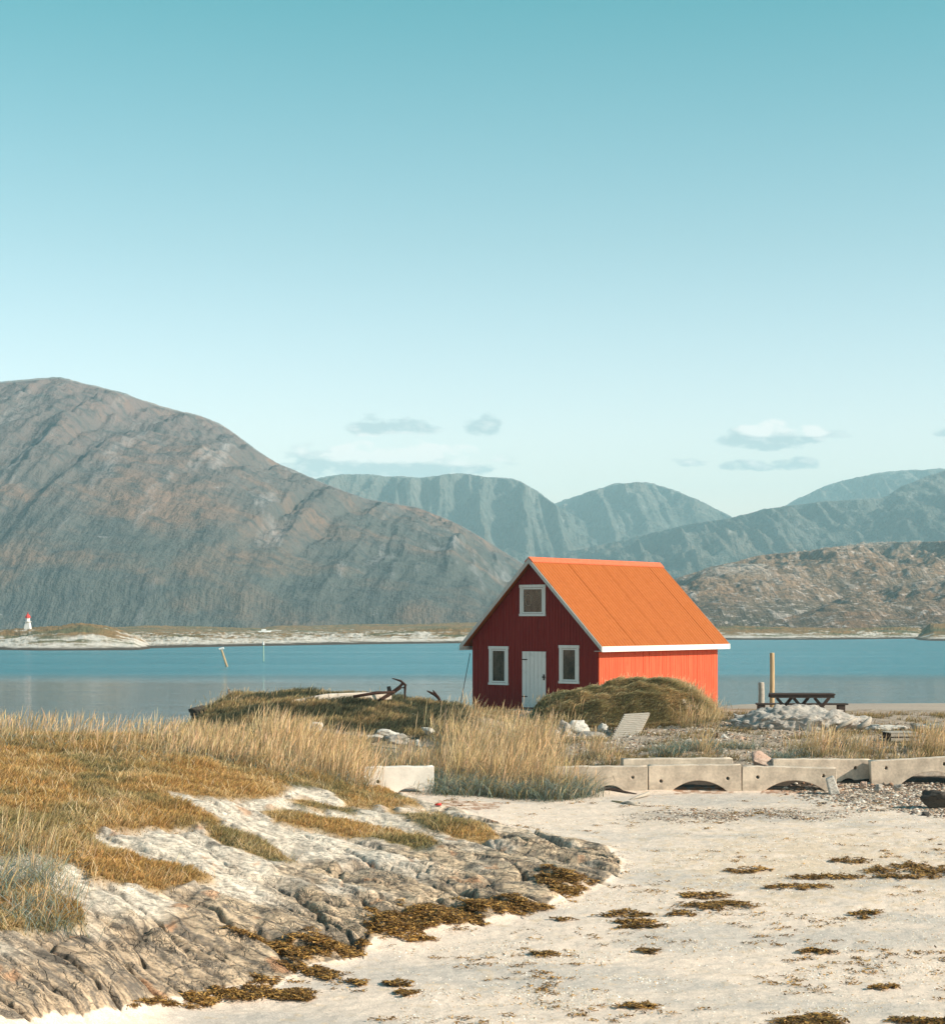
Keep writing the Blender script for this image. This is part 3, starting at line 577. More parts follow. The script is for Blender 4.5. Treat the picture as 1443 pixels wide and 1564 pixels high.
# roof: two corrugated sheets
def slope(side):
    b = MB(); n = 640; y0, y1 = -GO, Ln+GO; xr = -Wd/2; xe = (EO if side > 0 else -Wd-EO); vs = []
    for i in range(n+1):
        y = y0+(y1-y0)*i/n; seam = .018 if (i % 80) < 2 else 0
        dz = .02*math.sin(i/n*(y1-y0)/.19*2*math.pi)+seam
        row = []
        for k in range(7):
            f = k/6; row.append(b.b.verts.new((xr+(xe-xr)*f, y, ZR+(ZE-ZR)*f+dz-.006*math.sin(f*3.1)*math.sin(y*.8+1))))
        vs.append((row, [b.b.verts.new((xr, y, ZR-.05)), b.b.verts.new((xe, y, ZE-.05))]))
    for (r0, l0), (r1, l1) in zip(vs, vs[1:]):
        for k in range(6): b.b.faces.new([r0[k], r0[k+1], r1[k+1], r1[k]])
        b.b.faces.new([l0[0], l1[0], l1[1], l0[1]]); b.b.faces.new([r0[6], l0[1], l1[1], r1[6]])
    for r, l in (vs[0], vs[-1]): b.b.faces.new(r+[l[1], l[0]])
    return b.build('roof_slope', M['roof'], roof)
roof = bpy.data.objects.new('roof', None); link(roof, house)
slope(1); slope(-1)
rc = MB()
for s in (1, -1):
    rc.hexa([(-Wd/2, -GO-.02, ZR+.012), (-Wd/2+s*.17, -GO-.02, ZR-.155), (-Wd/2+s*.17, Ln+GO+.02, ZR-.155), (-Wd/2, Ln+GO+.02, ZR+.012),
             (-Wd/2, -GO-.02, ZR+.04), (-Wd/2+s*.18, -GO-.02, ZR-.13), (-Wd/2+s*.18, Ln+GO+.02, ZR-.13), (-Wd/2, Ln+GO+.02, ZR+.04)])
rc.build('ridge_cap', M['ridge'], roof)
# barge boards on the gable, fascia along the side
for s in (1, -1):
    for yy in (-GO-.03, Ln+GO+.002):
        b = MB(); xe = -Wd/2+s*(Wd/2+EO+.01); q = .17
        b.hexa([(-Wd/2, yy, ZR-.01-q), (xe, yy, ZE-.01-q), (xe, yy+.028, ZE-.01-q), (-Wd/2, yy+.028, ZR-.01-q), (-Wd/2, yy, ZR-.012), (xe, yy, ZE-.012), (xe, yy+.028, ZE-.012), (-Wd/2, yy+.028, ZR-.012)])
        b.build('barge_board', M['trim'], roof)
    # soffit
    b = MB(); xa, xb = (0.03, EO) if s > 0 else (-Wd-EO, -Wd-.0)
    b.box(xa, xb-.005, -GO+.004, Ln+GO-.004, ZE-.175, ZE-.155); b.build('soffit', M['trim'], roof)
b = MB(); b.box(EO, EO+.028, -GO-.01, Ln+GO+.01, ZE-.19, ZE-.005); b.build('fascia', M['white'], roof, .004)
b = MB(); b.box(-Wd-EO-.028, -Wd-EO, -GO-.01, Ln+GO+.01, ZE-.19, ZE-.005); b.build('fascia', M['white'], roof, .004)
# door
def frame_rect(px0, px1, py0, py1):
    pm = (px0+px1)/2; return lw(px0), lw(px1), lz(pm, py1), lz(pm, py0)
x0, x1, z0, z1 = frame_rect(799, 835, 995, 1078)
d = MB(); nb = 6
for k in range(nb):
    a = x0+(x1-x0)*k/nb; e = x0+(x1-x0)*(k+1)/nb-.008; d.box(a, e, -.065, -.04, z0-.06, z1)
d.box(x0, x1-.008, -.045, -.028, z0-.06, z1)
door = d.build('door', M['white'], house)
h = MB(); h.box(x1-.12, x1-.03, -.12, -.066, z0+.98, z0+1.03); h.box(x1-.10, x1-.05, -.09, -.066, z0+.9, z0+1.1); h.build('handle', M['iron'], door)
for zz in (z1-.3, z0+.3):
    h = MB(); h.box(x0+.0, x0+.22, -.075, -.066, zz, zz+.035); h.build('hinge', M['iron'], door)
fr = MB(); fr.box(x0-.05, x0-.004, -.05, -.026, z0-.06, z1+.04); fr.box(x1+.0, x1+.05, -.05, -.026, z0-.06, z1+.04); fr.box(x0-.004, x1, -.05, -.026, z1+.004, z1+.04); fr.build('door_frame', M['shaded_red'], house)
# windows
def window(px0, px1, py0, py1, ring=False, label=None):
    x0, x1, z0, z1 = frame_rect(px0, px1, py0, py1); w = .10; s = .05
    cg = MB(); cg.box(x0-.015, x1+.015, -.075, -.028, z1-w, z1); cg.box(x0-.015, x1+.015, -.085, -.028, z0, z0+w*.8)
    cg.box(x0, x0+w, -.062, -.028, z0+w*.8, z1-w); cg.box(x1-w, x1, -.062, -.028, z0+w*.8, z1-w)
    win = cg.build('window', M['white'], house, .004)
    if label: win['label'] = label
    sh = MB(); a, b_, c, e = x0+w+.01, x1-w-.01, z0+w*.8+.01, z1-w-.01
    sh.box(a, a+s, -.056, -.026, c, e); sh.box(b_-s, b_, -.052, -.026, c, e); sh.box(a+s, b_-s, -.052, -.026, e-s, e); sh.box(a+s, b_-s, -.052, -.026, c, c+s); sh.build('sash', M['white'], win)
    cu = MB(); n = 24; y = -.031
    pv = [(cu.b.verts.new((a+s+(b_-a-2*s)*i/n, y+.0015*math.sin(i*1.7), c+s)), cu.b.verts.new((a+s+(b_-a-2*s)*i/n, y+.0015*math.sin(i*1.9+1), e-s))) for i in range(n+1)]
    for (p, q), (r, v) in zip(pv, pv[1:]): cu.b.faces.new([p, r, v, q])
    cu.build('curtain', M['curtain'], win)
    if ring:
        rr = MB(); cxr, czr = a+s+.2, (c+e)/2+.02; rr.tube([(cxr+.13*math.cos(2*math.pi*k/20), -.036, czr+.2*math.sin(2*math.pi*k/20)) for k in range(21)], .009, 6); rr.build('wreath', M['wood'], win)
    gl = MB(); gl.box(a+s-.005, b_-s+.005, -.046, -.042, c+s-.005, e-s+.005); gl.build('pane', M['glass'], win)
window(748, 777, 987, 1046); window(855, 885, 985.5, 1044); window(795, 834, 893, 941, True, 'square upper window in the gable peak')
# guy wire
gw = empty('guy_wire', G(700, 60.5), label='thin dark stay wire running down beside the left eave of the cabin', cat='wire')
e0 = P(718, 998, 64.5)-gw.location
MB().tube([(0, 0, -.1), e0*.5+Vector((0, 0, -.04)), e0], .012, 6).build('wire', M['iron'], gw)
MB().tube([(0, 0, -.2), e0*.09], .03, 6).build('turnbuckle', M['iron'], gw)

# ------------------------------------------------------------ picnic table, bench, posts
Yt = 57.0; k = Yt/F
def seated(o): return o
tb = P(1223, 1093, Yt); gzt = float(gz(1223, Yt)); 
tz = CAMH-(1059-HOR)*k
tab_ = empty('picnic_table', (tb.x, Yt, tz-.74), math.radians(-3), label='dark brown trestle picnic table standing behind the white rock mound', cat='table')
hl = 49.5*k
for j in range(5):
    MB().box(-hl+.01*j, hl-.008*j, -.36+.15*j, -.36+.15*j+.135, .70+.0*j, .745).build('table_board', M['brownwood'], tab_, .006)
MB().box(-hl*.97, hl*.97, -.33, -.28, .61, .697).box(-hl*.97, hl*.97, .28, .33, .61, .697).build('apron', M['brownwood'], tab_)
for cxm in (-.53*hl, -.02*hl, .62*hl):
    for s in (-1, 1):
        MB().bar((cxm+s*.24*1.0, -.1+.1*s, .61), (cxm-s*.30, -.1+.1*s, -.05), .09, .09, (0, 1, 0)).build('leg', M['brownwood'], tab_)
MB().bar((-hl*.6, .1, .16), (hl*.7, .1, .16), .05, .09).build('stretcher', M['brownwood'], tab_)
Yb_ = 58.2; kb = Yb_/F; bz = CAMH-(1074-HOR)*kb
bn = empty('bench', ((1223.5-PX0)*kb, Yb_, bz-.42), math.radians(-1.2), label='long low plank bench behind the picnic table on block legs', cat='bench')
bl_ = 69.5*kb
MB().box(-bl_, bl_, -.2, -.01, .37, .42).box(-bl_+.01, bl_-.01, .01, .2, .371, .419).build('seat', M['brownwood'], bn, .006)
for cxm in (-.885*bl_, -.48*bl_, .86*bl_):
    MB().box(cxm-.11, cxm+.11, -.18, .18, -.25, .368).build('leg', M['brownwood'], bn, .01)
def post(px, py0, Y, r, label, mt):
    b = G(px, Y); top = CAMH-(py0-HOR)/F*Y-b.z
    o = empty('mooring_post', b, label=label, cat='post'); 
    MB().tube([(0, 0, -.3), (0, 0, top*.3), (.01, 0, top*.7), (0, 0, top-.03), (0, 0, top)], [r*1.02, r, r*.97, r*.95, r*.85], 18, .12).build('shaft', mt, o, 0, True)
    return o
post(1178.5, 997, 60, .078, 'tall pale round wooden post rising behind the picnic table', M['postwood'])
post(1162, 1042, 59.5, .10, 'short thick weathered grey post beside the tall post', M['wood'])

# ------------------------------------------------------------ concrete blocks
def concrete_block(px0, px1, tl, tr, bot, Y0, Y1, holes, arch, label, mt='concrete', thick=.32):
    a = P(px0, tl, Y0); b = P(px1, tr, Y1); Lb = (b-a).length; hb_ = (bot-(tl+tr)/2)/F*(Y0+Y1)/2
    o_loc = Vector((a.x, a.y, a.z-hb_)); d = b-a
    sx = Lb/(px1-px0)
    X = lambda p: (p-px0)*sx
    Zl = lambda px, py: hb_-((py-(tl+(tr-tl)*(px-px0)/(px1-px0)))/F*(Y0+Y1)/2)
    pts = [(0, -.12), (0, hb_-.01)]
    rn = random.Random(int(px0)); nseg = 12
    for i in range(nseg+1): pts.append((Lb*i/nseg*(1-.004)+.004, hb_+rn.uniform(-.012, .008)*(0 < i < nseg)))
    pts += [(Lb, -.12)]
    if arch:
        xa, xb_, pk = arch; zp = Zl((xa+xb_)/2, pk)
        for i in range(17):
            f = i/16; xx = X(xb_)+(X(xa)-X(xb_))*f; pts.append((xx, -.12+(zp+.12)*math.sin(math.pi*f)**.62))
    cu = bpy.data.curves.new('c', 'CURVE'); cu.dimensions = '2D'; cu.fill_mode = 'BOTH'; cu.extrude = thick/2; cu.bevel_depth = .012; cu.bevel_resolution = 1
    def spl(P2):
        s = cu.splines.new('POLY'); s.points.add(len(P2)-1)
        for q, p in zip(s.points, P2): q.co = (p[0], p[1], 0, 1)
        s.use_cyclic_u = True
    spl(pts)
    for hx, hy in holes:
        cxh, czh = X(hx), Zl(hx, hy); spl([(cxh+.055*math.cos(2*math.pi*k/14), czh+.055*math.sin(2*math.pi*k/14)) for k in range(14)][::-1])
    tmp = bpy.data.objects.new('t', cu); me = bpy.data.meshes.new_from_object(tmp); bpy.data.objects.remove(tmp)
    me.name = 'concrete_block'; me.materials.clear(); me.materials.append(M[mt])
    o = bpy.data.objects.new('concrete_block', me); link(o)
    xax = d.normalized(); zax = Vector((0, 0, 1)); yax = zax.cross(xax).normalized(); zax = xax.cross(yax)
    # curve local: x along, y up, z out of the face -> towards the viewer
    o.matrix_world = Matrix.Translation(o_loc+yax*thick/2) @ Matrix((xax, zax, -yax)).transposed().to_4x4()
    return tag(o, label, 'concrete block', 'concrete blocks laid in a row along the top of the beach')
concrete_block(555, 662, 1172.5, 1171, 1214, 43.3, 43.6, [(577, 1194)], (598, 652, 1203), 'bright white concrete block standing alone among tall grass, left end of the row', 'concretew')
concrete_block(846, 988, 1172, 1171, 1209, 44.95, 44.9, [(877, 1190), (966, 1187)], (905, 958, 1199), 'concrete block half buried by grass on its left with driftwood at its foot')
concrete_block(991, 1131, 1170, 1169, 1210, 44.9, 44.85, [(1009, 1193), (1111, 1189)], (1018, 1116, 1191.5), 'concrete block with two lifting holes and an orange-stained arch under its middle')
concrete_block(1133.5, 1276, 1171, 1174, 1210, 44.85, 44.8, [(1156, 1187), (1256, 1185)], (1160, 1268, 1191.5), 'concrete block with wide shell-filled arch in front of the sloping slab')
concrete_block(1180, 1329, 1160, 1161, 1202, 45.7, 45.9, [(1305, 1173)], (1274, 1316, 1188), 'concrete block set back behind its neighbour, with a leaning stone in its gap')
concrete_block(1331.5, 1490, 1163, 1155, 1203, 45.5, 45.4, [(1354, 1173), (1443, 1167)], (1364, 1478, 1178), 'rightmost concrete block with a wide dark arch above pebbles')
concrete_block(952, 1118, 1160, 1159, 1182, 46.6, 46.8, [], None, 'flat concrete block lying behind the row, half hidden by blue-green tufts', thick=.4)

# ------------------------------------------------------------ boulders and stones
M['rubble'] = rockmat('rubble_rock', (.52, .48, .43), (.36, .33, .30), (.15, .145, .13), 1.6)
def boulder(name, px, py, w, h, Y, mt, label, cat='stone', group=None, dz=None, seed=None, flat=.0, depth=.8, sub=4, rough=.22, rz=None, facet=0.75, dome=False):
    """w,h in picture px; base at py"""
    k = Y/F; seed = seed if seed is not None else int(px*7+py)
    b = bmesh.new(); bmesh.ops.create_icosphere(b, subdivisions=sub, radius=1)
    off = Vector((seed % 97, seed % 53, seed % 31)); rn = random.Random(seed)
    if dome: w, h = w*1.0, h*.95
    pl = [] if dome else [(Vector((rn.gauss(0, 1), rn.gauss(0, 1), rn.gauss(0, .8))).normalized(), rn.uniform(.38, .78)) for _ in range(11)]
    for v in b.verts:
        p = v.co.copy()
        for n_, d_ in pl:
            e = p.dot(n_)-d_
            if e > 0: p -= n_*e*(.55+.45*facet)
        nn_ = 1+rough*mn.fractal(p*1.6+off, 1.0, 2.0, 5)+rough*.25*mn.noise(p*9+off)
        p *= nn_
        if dome:
            vd = mn.voronoi(Vector((p.x*6.5, p.y*3, p.z*3))+off)[0]; p *= 1+.22*(vd[1]-vd[0])-.05
            p.z = p.z*(.85 if p.z > 0 else 1.6)+.16*mn.fractal(Vector((p.x*5, p.y*3, p.z*2))+off, .8, 2.1, 6); p.z += .30*mn.noise(Vector((p.x*3.1+3, p.y*2, 7)))-.15*abs(p.x)
        v.co = Vector((p.x*w/2*k*1.25, p.y*w/2*k*depth*1.1, p.z*h*k*.74))
    me = bpy.data.meshes.new(name); b.to_mesh(me); b.free(); me.materials.append(M[mt])
    for p in me.polygons: p.use_smooth = True
    o = bpy.data.objects.new(name, me); z = CAMH-(py-HOR)*k+h*k*.30
    o.location = ((px-PX0)*k, Y, z); o.rotation_euler = (0, 0, rn.uniform(-.4, .4) if rz is None else rz); link(o)
    return tag(o, label, cat, group)
boulder('rock_mound', 1216, 1116, 158, 42, 55.5, 'rubble', 'large pale broken rocky mound in front of the picnic table', 'rock', seed=5, depth=.55, sub=6, rough=.16, rz=0, facet=0, dome=True)
boulder('rock_mound', 1345, 1118, 72, 15, 55.0, 'rock_white', 'low white rock ridge right of the driftwood', 'rock', seed=8, sub=5, rough=.4, rz=.1, depth=.5)
boulder('rock_mound', 1425, 1117, 78, 16, 54.5, 'rock_white', 'low white rock ridge at the right edge of the picture', 'rock', seed=18, sub=5, rough=.4, rz=-.1, depth=.5)
boulder('stone_slab', 1163, 1172, 50, 24, 45.9, 'rock_pink', 'pale pinkish boulder resting on the concrete blocks', 'boulder', seed=12, depth=.8, facet=.9, rough=.12, rz=0)
boulder('boulder', 1434, 1232, 46, 32, 41.5, 'rock_dark', 'dark wet boulder on pebbles at the right edge of the beach', 'boulder', seed=31)
boulder('boulder', 1414, 1248, 26, 8, 40.5, 'rock_dark', 'small flat dark stone just below the dark wet boulder', 'stone', seed=32)
boulder('boulder', 1051, 1090, 28, 26, 57.2, 'rock_white', 'white boulder lying on the right shoulder of the grassy mound', 'boulder', seed=40)
SG = 'pale stones scattered along the shore behind the blocks'
for i, (px, py, w, h, Y, mt, lab) in enumerate([
    (862, 1121, 30, 20, 54.5, 'rock_grey', 'grey stone partly hidden by straw at the left foot of the mound'),
    (886, 1119, 32, 22, 54.6, 'rock_white', 'pale rounded stone second from the left under the mound'),
    (900, 1131, 38, 14, 54.0, 'rock_grey', 'flat grey stone lying lowest under the mound'),
    (920, 1129, 20, 24, 54.8, 'rock_white', 'upright pale stone just left of the slatted ramp'),
    (846, 1126, 22, 13, 53.5, 'rock_grey', 'small grey stone among straw at the edge of the tall grass'),
    (952, 1150, 16, 9, 51.0, 'rock_white', 'white stone beside a straw tuft below the ramp'),
    (930, 1149, 10, 6, 51.2, 'rock_white', 'tiny white stone on gravel below the ramp'),
    (1107, 1136, 17, 14, 52.4, 'rock_white', 'white stone left of the pink stone in the pile'),
    (1126, 1138, 22, 16, 52.2, 'rock_pink', 'pink stone topping the pile near the rusty stake'),
    (1114, 1148, 18, 12, 51.6, 'rock_white', 'bright white stone in front of the pink stone'),
    (1132, 1149, 17, 12, 51.5, 'rock_dark', 'dark stone in front of the pink stone'),
    (1146, 1140, 22, 12, 52.6, 'rock_pink', 'low pinkish stone right of the pile'),
    (1192, 1140, 21, 15, 52.3, 'rock_white', 'white round stone beside the straw tuft before the rock mound'),
    (1120, 1118, 17, 13, 56.0, 'rock_white', 'white angular stone left of the rock mound'),
    (1108, 1117, 14, 11, 56.2, 'rock_grey', 'grey stone between the mound and the white angular stone'),
    (1132, 1114, 12, 12, 56.4, 'rock_white', 'small white stone touching the rock mound'),
    (1096, 1113, 10, 9, 56.8, 'rock_white', 'small pale stone at the right foot of the grassy mound'),
    (480, 1118, 26, 14, 49.5, 'rock_white', 'pale stone showing through straw left of the stone heap'),
    (608, 1092, 34, 16, 53.5, 'rock_grey', 'dark grey stone in grass above the stone heap'),
    (628, 1096, 12, 10, 53.0, 'rock_white', 'small bright stone beside the dark grey stone'),
    (590, 1124, 36, 14, 50.0, 'rock_white', 'broad layered stone at the top of the stone heap'),
    (572, 1132, 30, 11, 49.2, 'rock_white', 'flat pale stone low in the stone heap'),
    (606, 1134, 30, 12, 49.0, 'rock_grey', 'grey stone low in the stone heap'),
    (638, 1145, 15, 14, 48.3, 'rock_white', 'round whitish stone standing out of blue-green grass'),
    (655, 1118, 22, 10, 50.5, 'rock_white', 'pale stone behind straw right of the stone heap'),
    (364, 1088, 28, 10, 53.5, 'rock_grey', 'grey rock in the dark bank on the left'),
    (300, 1092, 36, 18, 53.8, 'rock_dark', 'dark rock at the left end of the seaweed-covered bank'),
    (1318, 1203, 14, 9, 45.0, 'rock_pink', 'small pinkish stone wedged under the set-back block'),
    (1340, 1206, 16, 8, 44.4, 'rock_grey', 'grey stone at the joint before the rightmost block'),
    (1372, 1205, 18, 8, 44.4, 'rock_grey', 'grey stone under the left side of the rightmost arch')]):
    boulder('stone', px, py, w, h, Y, mt, lab, 'stone', SG, sub=4, seed=100+i*13, rough=.3)
# leaning prop stone
b = MB(); a = P(1277, 1211, 44.3); 
b.hexa([(-.16, -.1, -.1), (.10, -.1, -.1), (.10, .1, -.1), (-.16, .1, -.1), (-.26, -.08, .34), (-.08, -.07, .42), (-.08, .1, .42), (-.26, .1, .34)])
o = b.build('prop_stone', M['rock_white'], None, .03); o.location = a; tag(o, 'upright pale stone leaning against the end of a concrete block', 'stone')

# ------------------------------------------------------------ slatted ramp
rp0 = P(951, 1131.5, 53.2); rp0.z += .0; rp1 = P(973, 1089.5, 55.3)
rmp = empty('wooden_ramp', rp0, label='weathered slatted wooden ramp leaning on the grassy mound', cat='ramp')
d = rp1-rp0; wv_ = Vector((.78, .30, 0.03)); nrm = wv_.cross(d).normalized(); off = -wv_*.5
for s in (0, .92): 
    a = off+wv_*(s+.04); MB().bar(a-nrm*.05, a+d-nrm*.05, .06, .09, nrm).build('side_rail', M['wood'], rmp)
ns = 14
for i in range(ns):
    a = off+d*((i+.5)/ns); MB().bar(a, a+wv_*1.0, d.length/ns*.55, .028, nrm).build('slat', M['wood'], rmp)

# ------------------------------------------------------------ stakes, driftwood, anchors and debris
def stick(name, pts, rad, mt, label, cat='driftwood', wob=.35, n=8):
    o = empty(name, pts[0], label=label, cat=cat); q = [Vector(p)-Vector(pts[0]) for p in pts]
    b = MB().tube(q, rad, n, wob).build('stick_body', M[mt], o, 0, True); return o
def single(name, pts, rad, mt, label, cat='driftwood', wob=.35, n=8):
    p0 = Vector(pts[0]); o = MB().tube([Vector(p)-p0 for p in pts], rad, n, wob).build(name, M[mt], None, 0, True); o.location = p0; return tag(o, label, cat)
single('rusty_stake', [G(1094.5, 52.5, -.1), P(1095, 1119, 52.5)], .035, 'rust', 'short rusty iron stake beside the stone pile', 'stake')
single('wooden_stake', [G(909, 54.6, -.1), P(909, 1109, 54.6)], .022, 'postwood', 'thin wooden stake among stones under the grassy mound', 'stake')
single('driftwood', [P(1276, 1113, 54.3), P(1292, 1105, 54.4), P(1308, 1097, 54.5)], [.05, .06, .04], 'wood', 'straight grey driftwood branch lying right of the rock mound')
single('driftwood', [P(1311, 1112, 54.0), P(1324, 1104, 54.1), P(1329, 1096, 54.2)], [.09, .1, .05], 'wood', 'stubby forked driftwood piece next to the straight branch')
single('driftwood', [at(912, 1211), at(925, 1207)+Vector((0, 0, .05)), at(950, 1211), at(972, 1213)], [.03, .06, .05, .02], 'brownwood', 'dark driftwood branch at the foot of the half-buried block')
single('driftwood', [at(948, 1227), at(960, 1229)+Vector((0, 0, .04)), at(975, 1231)], [.025, .05, .03], 'wood', 'grey driftwood lump lying lowest on the sand below the blocks')
single('driftwood', [at(962, 1222), at(975, 1220)+Vector((0, 0, .05)), at(990, 1216)+Vector((0, 0, .06))], [.02, .035, .05], 'wood', 'curled driftwood root on the sand below the blocks')
single('driftwood', [at(934, 1224), at(948, 1227)+Vector((0, 0, .02)), at(956, 1228)], [.02, .035, .02], 'postwood', 'short reddish stick left of the grey driftwood lump')
single('litter', [at(664, 1232)+Vector((0, 0, .04)), at(674, 1233)+Vector((0, 0, .05))], [.02, .03], 'redpaint', 'small red scrap of litter on seaweed below the tall grass', 'litter', .6)
single('beam', [P(446, 1079, 52.4), P(500, 1069, 52.9), P(545, 1064, 53.4), P(596, 1061, 54.2)], [.11, .12, .11, .1], 'timber', 'long whitish wooden beam lying on top of the dark bank', 'beam', .2) if 'timber' in M else None
M['timber'] = simple('bleached_timber', (.62, .54, .46), .85, .25, 2, (1, 8, 8), .5)
b = MB(); A_ = [P(444, 1076, 53.2), P(500, 1066, 53.7), P(596, 1062, 54.6)]
for p, q in zip(A_, A_[1:]): b.bar(p-A_[0], q-A_[0], .22, .24)
o = b.build('timber_beam', M['timber'], None, .02); o.location = A_[0]; tag(o, 'long bleached timber beam lying on top of the dark bank', 'beam')
single('timber_piece', [P(540, 1064, 53.0), P(575, 1058, 53.4), P(604, 1057, 53.6)], [.04, .05, .03], 'rust', 'thin rusty bar lying along the bleached beam', 'bar')
# large anchor
def anchor(base, pts_shank, flukes, stock, label, rr):
    o = empty('anchor', base, label=label, cat='anchor')
    MB().tube([p-base for p in pts_shank], rr, 8).build('shank', M['rust'], o)
    for f in flukes: MB().tube([p-base for p in f], [rr, rr*.9, rr*.35][:len(f)] if len(f) > 2 else [rr, rr*.5], 8).build('fluke', M['rust'], o)
    if stock: MB().tube([p-base for p in stock], rr*.8, 8).build('stock', M['rust'], o)
    return o
Ya = 54.0; ab = P(582, 1068, Ya)
an = anchor(ab, [P(578, 1070, Ya-.3), P(600, 1056, Ya), P(615, 1045, Ya)], [[P(619, 1046, Ya), P(612, 1040, Ya), P(599, 1036, Ya)], [P(619, 1045, Ya), P(618.5, 1056, Ya), P(618, 1068, Ya)]],
            [P(585, 1068, Ya-.2), P(600, 1059, Ya+.1), P(612, 1051, Ya+.2)], 'large rusty anchor propped on the end of the bleached beam', .038)
b = MB(); q = P(615, 1047, Ya)-ab; b.tube([q+Vector((.07*math.cos(a), .0, .07*math.sin(a))) for a in np.linspace(0, 2*math.pi, 13)], .018, 6); b.build('shackle', M['rust'], an)
b = MB(); q = P(595, 1056, Ya)-ab; b.hexa([q+Vector(v) for v in ((-.06, -.02, -.05), (.1, -.02, -.1), (.1, .02, -.1), (-.06, .02, -.05), (-.08, -.02, .14), (.02, -.02, .16), (.02, .02, .16), (-.08, .02, .14))]); b.build('stock_plate', M['iron'], an)
ab = P(670, 1068, 56.)
anchor(ab, [G(673, 56, -.1), P(671, 1068, 56), P(666, 1063, 56)], [[P(668, 1064, 56), P(660, 1059, 56), P(652, 1055, 56)], [P(670, 1066, 56), P(665, 1060, 56), P(661, 1054, 56)]], None, 'small half-buried rusty anchor between the big anchor and the cabin', .045)
single('rusty_bolt', [G(350, 56.0, -.15), G(350, 56.0, .26)], .035, 'rust', 'rusty red iron stub on the left end of the dark bank', 'stake')
# weathered pallet behind grass on the right
pb = G(1374, 51.6); pl_ = empty('pallet', pb, .1, label='grey weathered wooden pallet half hidden by straw on the right', cat='pallet')
for i in range(5): MB().box(-.4+.0*i, .4, -.4+.17*i, -.4+.17*i+.13, .24, .265).build('deck_board', M['wood'], pl_)
for yy in (-.4, 0, .35): MB().box(-.38, .38, yy, yy+.09, .05, .237).build('stringer', M['brownwood'], pl_)
for i in range(2): MB().box(-.4, .4, -.415, -.402, .03+.12*i, .03+.12*i+.08).build('side_board', M['wood'], pl_)

# ------------------------------------------------------------ vegetation
def strips(pos, hgt, wid, lean_az, lean, bend, cb, ct, head=0.0, prof=None):
    """blades as strips of 3 quads; arrays"""
    n = len(pos); fz = rng.random(n)*math.pi; ux, uy = np.cos(fz), np.sin(fz)
    ts = np.array([0, .4, .75, 1.0]); ws = prof if prof is not None else np.array([1, .9, .6, .08])
    V = np.zeros((n, 8, 3)); Cc = np.zeros((n, 8, 3)); lx, ly = np.cos(lean_az), np.sin(lean_az)
    for i, (tt, w_) in enumerate(zip(ts, ws)):
        off = hgt*(lean*tt+bend*tt*tt); zz = hgt*tt*np.sqrt(np.clip(1-(lean+bend*tt)**2*.6, .15, 1))
        for s, sg in ((0, -1), (1, 1)):
            V[:, i*2+s, 0] = pos[:, 0]+lx*off+sg*ux*wid*w_/2; V[:, i*2+s, 1] = pos[:, 1]+ly*off+sg*uy*wid*w_/2; V[:, i*2+s, 2] = pos[:, 2]+zz-.02*(i == 0)
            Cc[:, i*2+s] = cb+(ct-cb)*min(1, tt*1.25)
    base = (np.arange(n)*8)[:, None, None]; q = np.array([[0, 1, 3, 2], [2, 3, 5, 4], [4, 5, 7, 6]])[None]
    return V.reshape(-1, 3), (base+q).reshape(-1, 4), Cc.reshape(-1, 3)
class Grass:
    def __init__(s): s.V = []; s.Q = []; s.C = []; s.n = 0
    def add(s, V, Q, Cc): s.V.append(V); s.Q.append(Q+s.n); s.C.append(Cc); s.n += len(V)
    def build(s, name, mt, parent=None, **kw): return tag(mesh_np(name, np.concatenate(s.V), np.concatenate(s.Q), mt, parent, col=np.concatenate(s.C), smooth=False), **kw)
def jit(c, n, v=.25): return np.array(c)[None]*(1+v*rng.standard_normal((n, 1)))*(1+.06*rng.standard_normal((n, 3)))
def pts_region(n, x0, x1, Y0, Y1, f=None):
    """random ground points; f(px,Y,X)->probability"""
    px = rng.uniform(x0, x1, n); Y = rng.uniform(Y0, Y1, n); X = (px-PX0)/F*Y
    if f is not None:
        k = rng.random(n) < f(px, Y, X); px, Y, X = px[k], Y[k], X[k]
    return px, Y, np.stack([X, Y, gz(px, Y)], -1)
WIND = .5
# turf on the knoll
tg = Grass(); mask = TURFm*(GYY < 50)*(GYY > 18); w = mask.ravel(); w = w*(0.5+.5*(PYY.ravel() < 1600)); cdf = np.cumsum(w); N = 230000
s = np.searchsorted(cdf, rng.random(N)*cdf[-1]); P_ = Vg[s]+np.stack([rng.normal(0, .02, N), rng.normal(0, .04, N), np.zeros(N)], -1); P_[:, 2] = Z.ravel()[s]
P_k = P_[:, 1] > 18; P_ = P_[P_k]; N = len(P_)
X_, Y_ = P_[:, 0], P_[:, 1]; ol = sstep(-.10, .28, fbm(X_*.5+13, Y_*.5, 5, .6))[:, None]; gd = sstep(.0, .3, fbm(X_*.9+3, Y_*.9-8, 4))[:, None]
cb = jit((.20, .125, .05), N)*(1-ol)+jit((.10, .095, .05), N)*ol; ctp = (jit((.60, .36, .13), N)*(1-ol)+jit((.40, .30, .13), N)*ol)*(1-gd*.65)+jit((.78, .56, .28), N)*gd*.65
TB = blur(blur(turf, 9, 1), 6, 0).ravel()[s][P_k]
hh_ = (.025+.975*sstep(.45, .95, TB))*(.062+.05*rng.random(N))*(1+1.1*np.clip(fbm(X_*.7, Y_*.7+4, 3), 0, 1)*2)
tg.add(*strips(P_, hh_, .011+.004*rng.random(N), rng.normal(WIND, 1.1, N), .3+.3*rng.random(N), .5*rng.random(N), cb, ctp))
k = rng.random(N) < .035*(.3+1.4*gd[:, 0]); n = k.sum()
tg.add(*strips(P_[k], .16+.16*rng.random(n), .009, rng.random(n)*6.28, .35+.4*rng.random(n), .5*rng.random(n), jit((.5, .36, .18), n), jit((.80, .64, .42), n)))
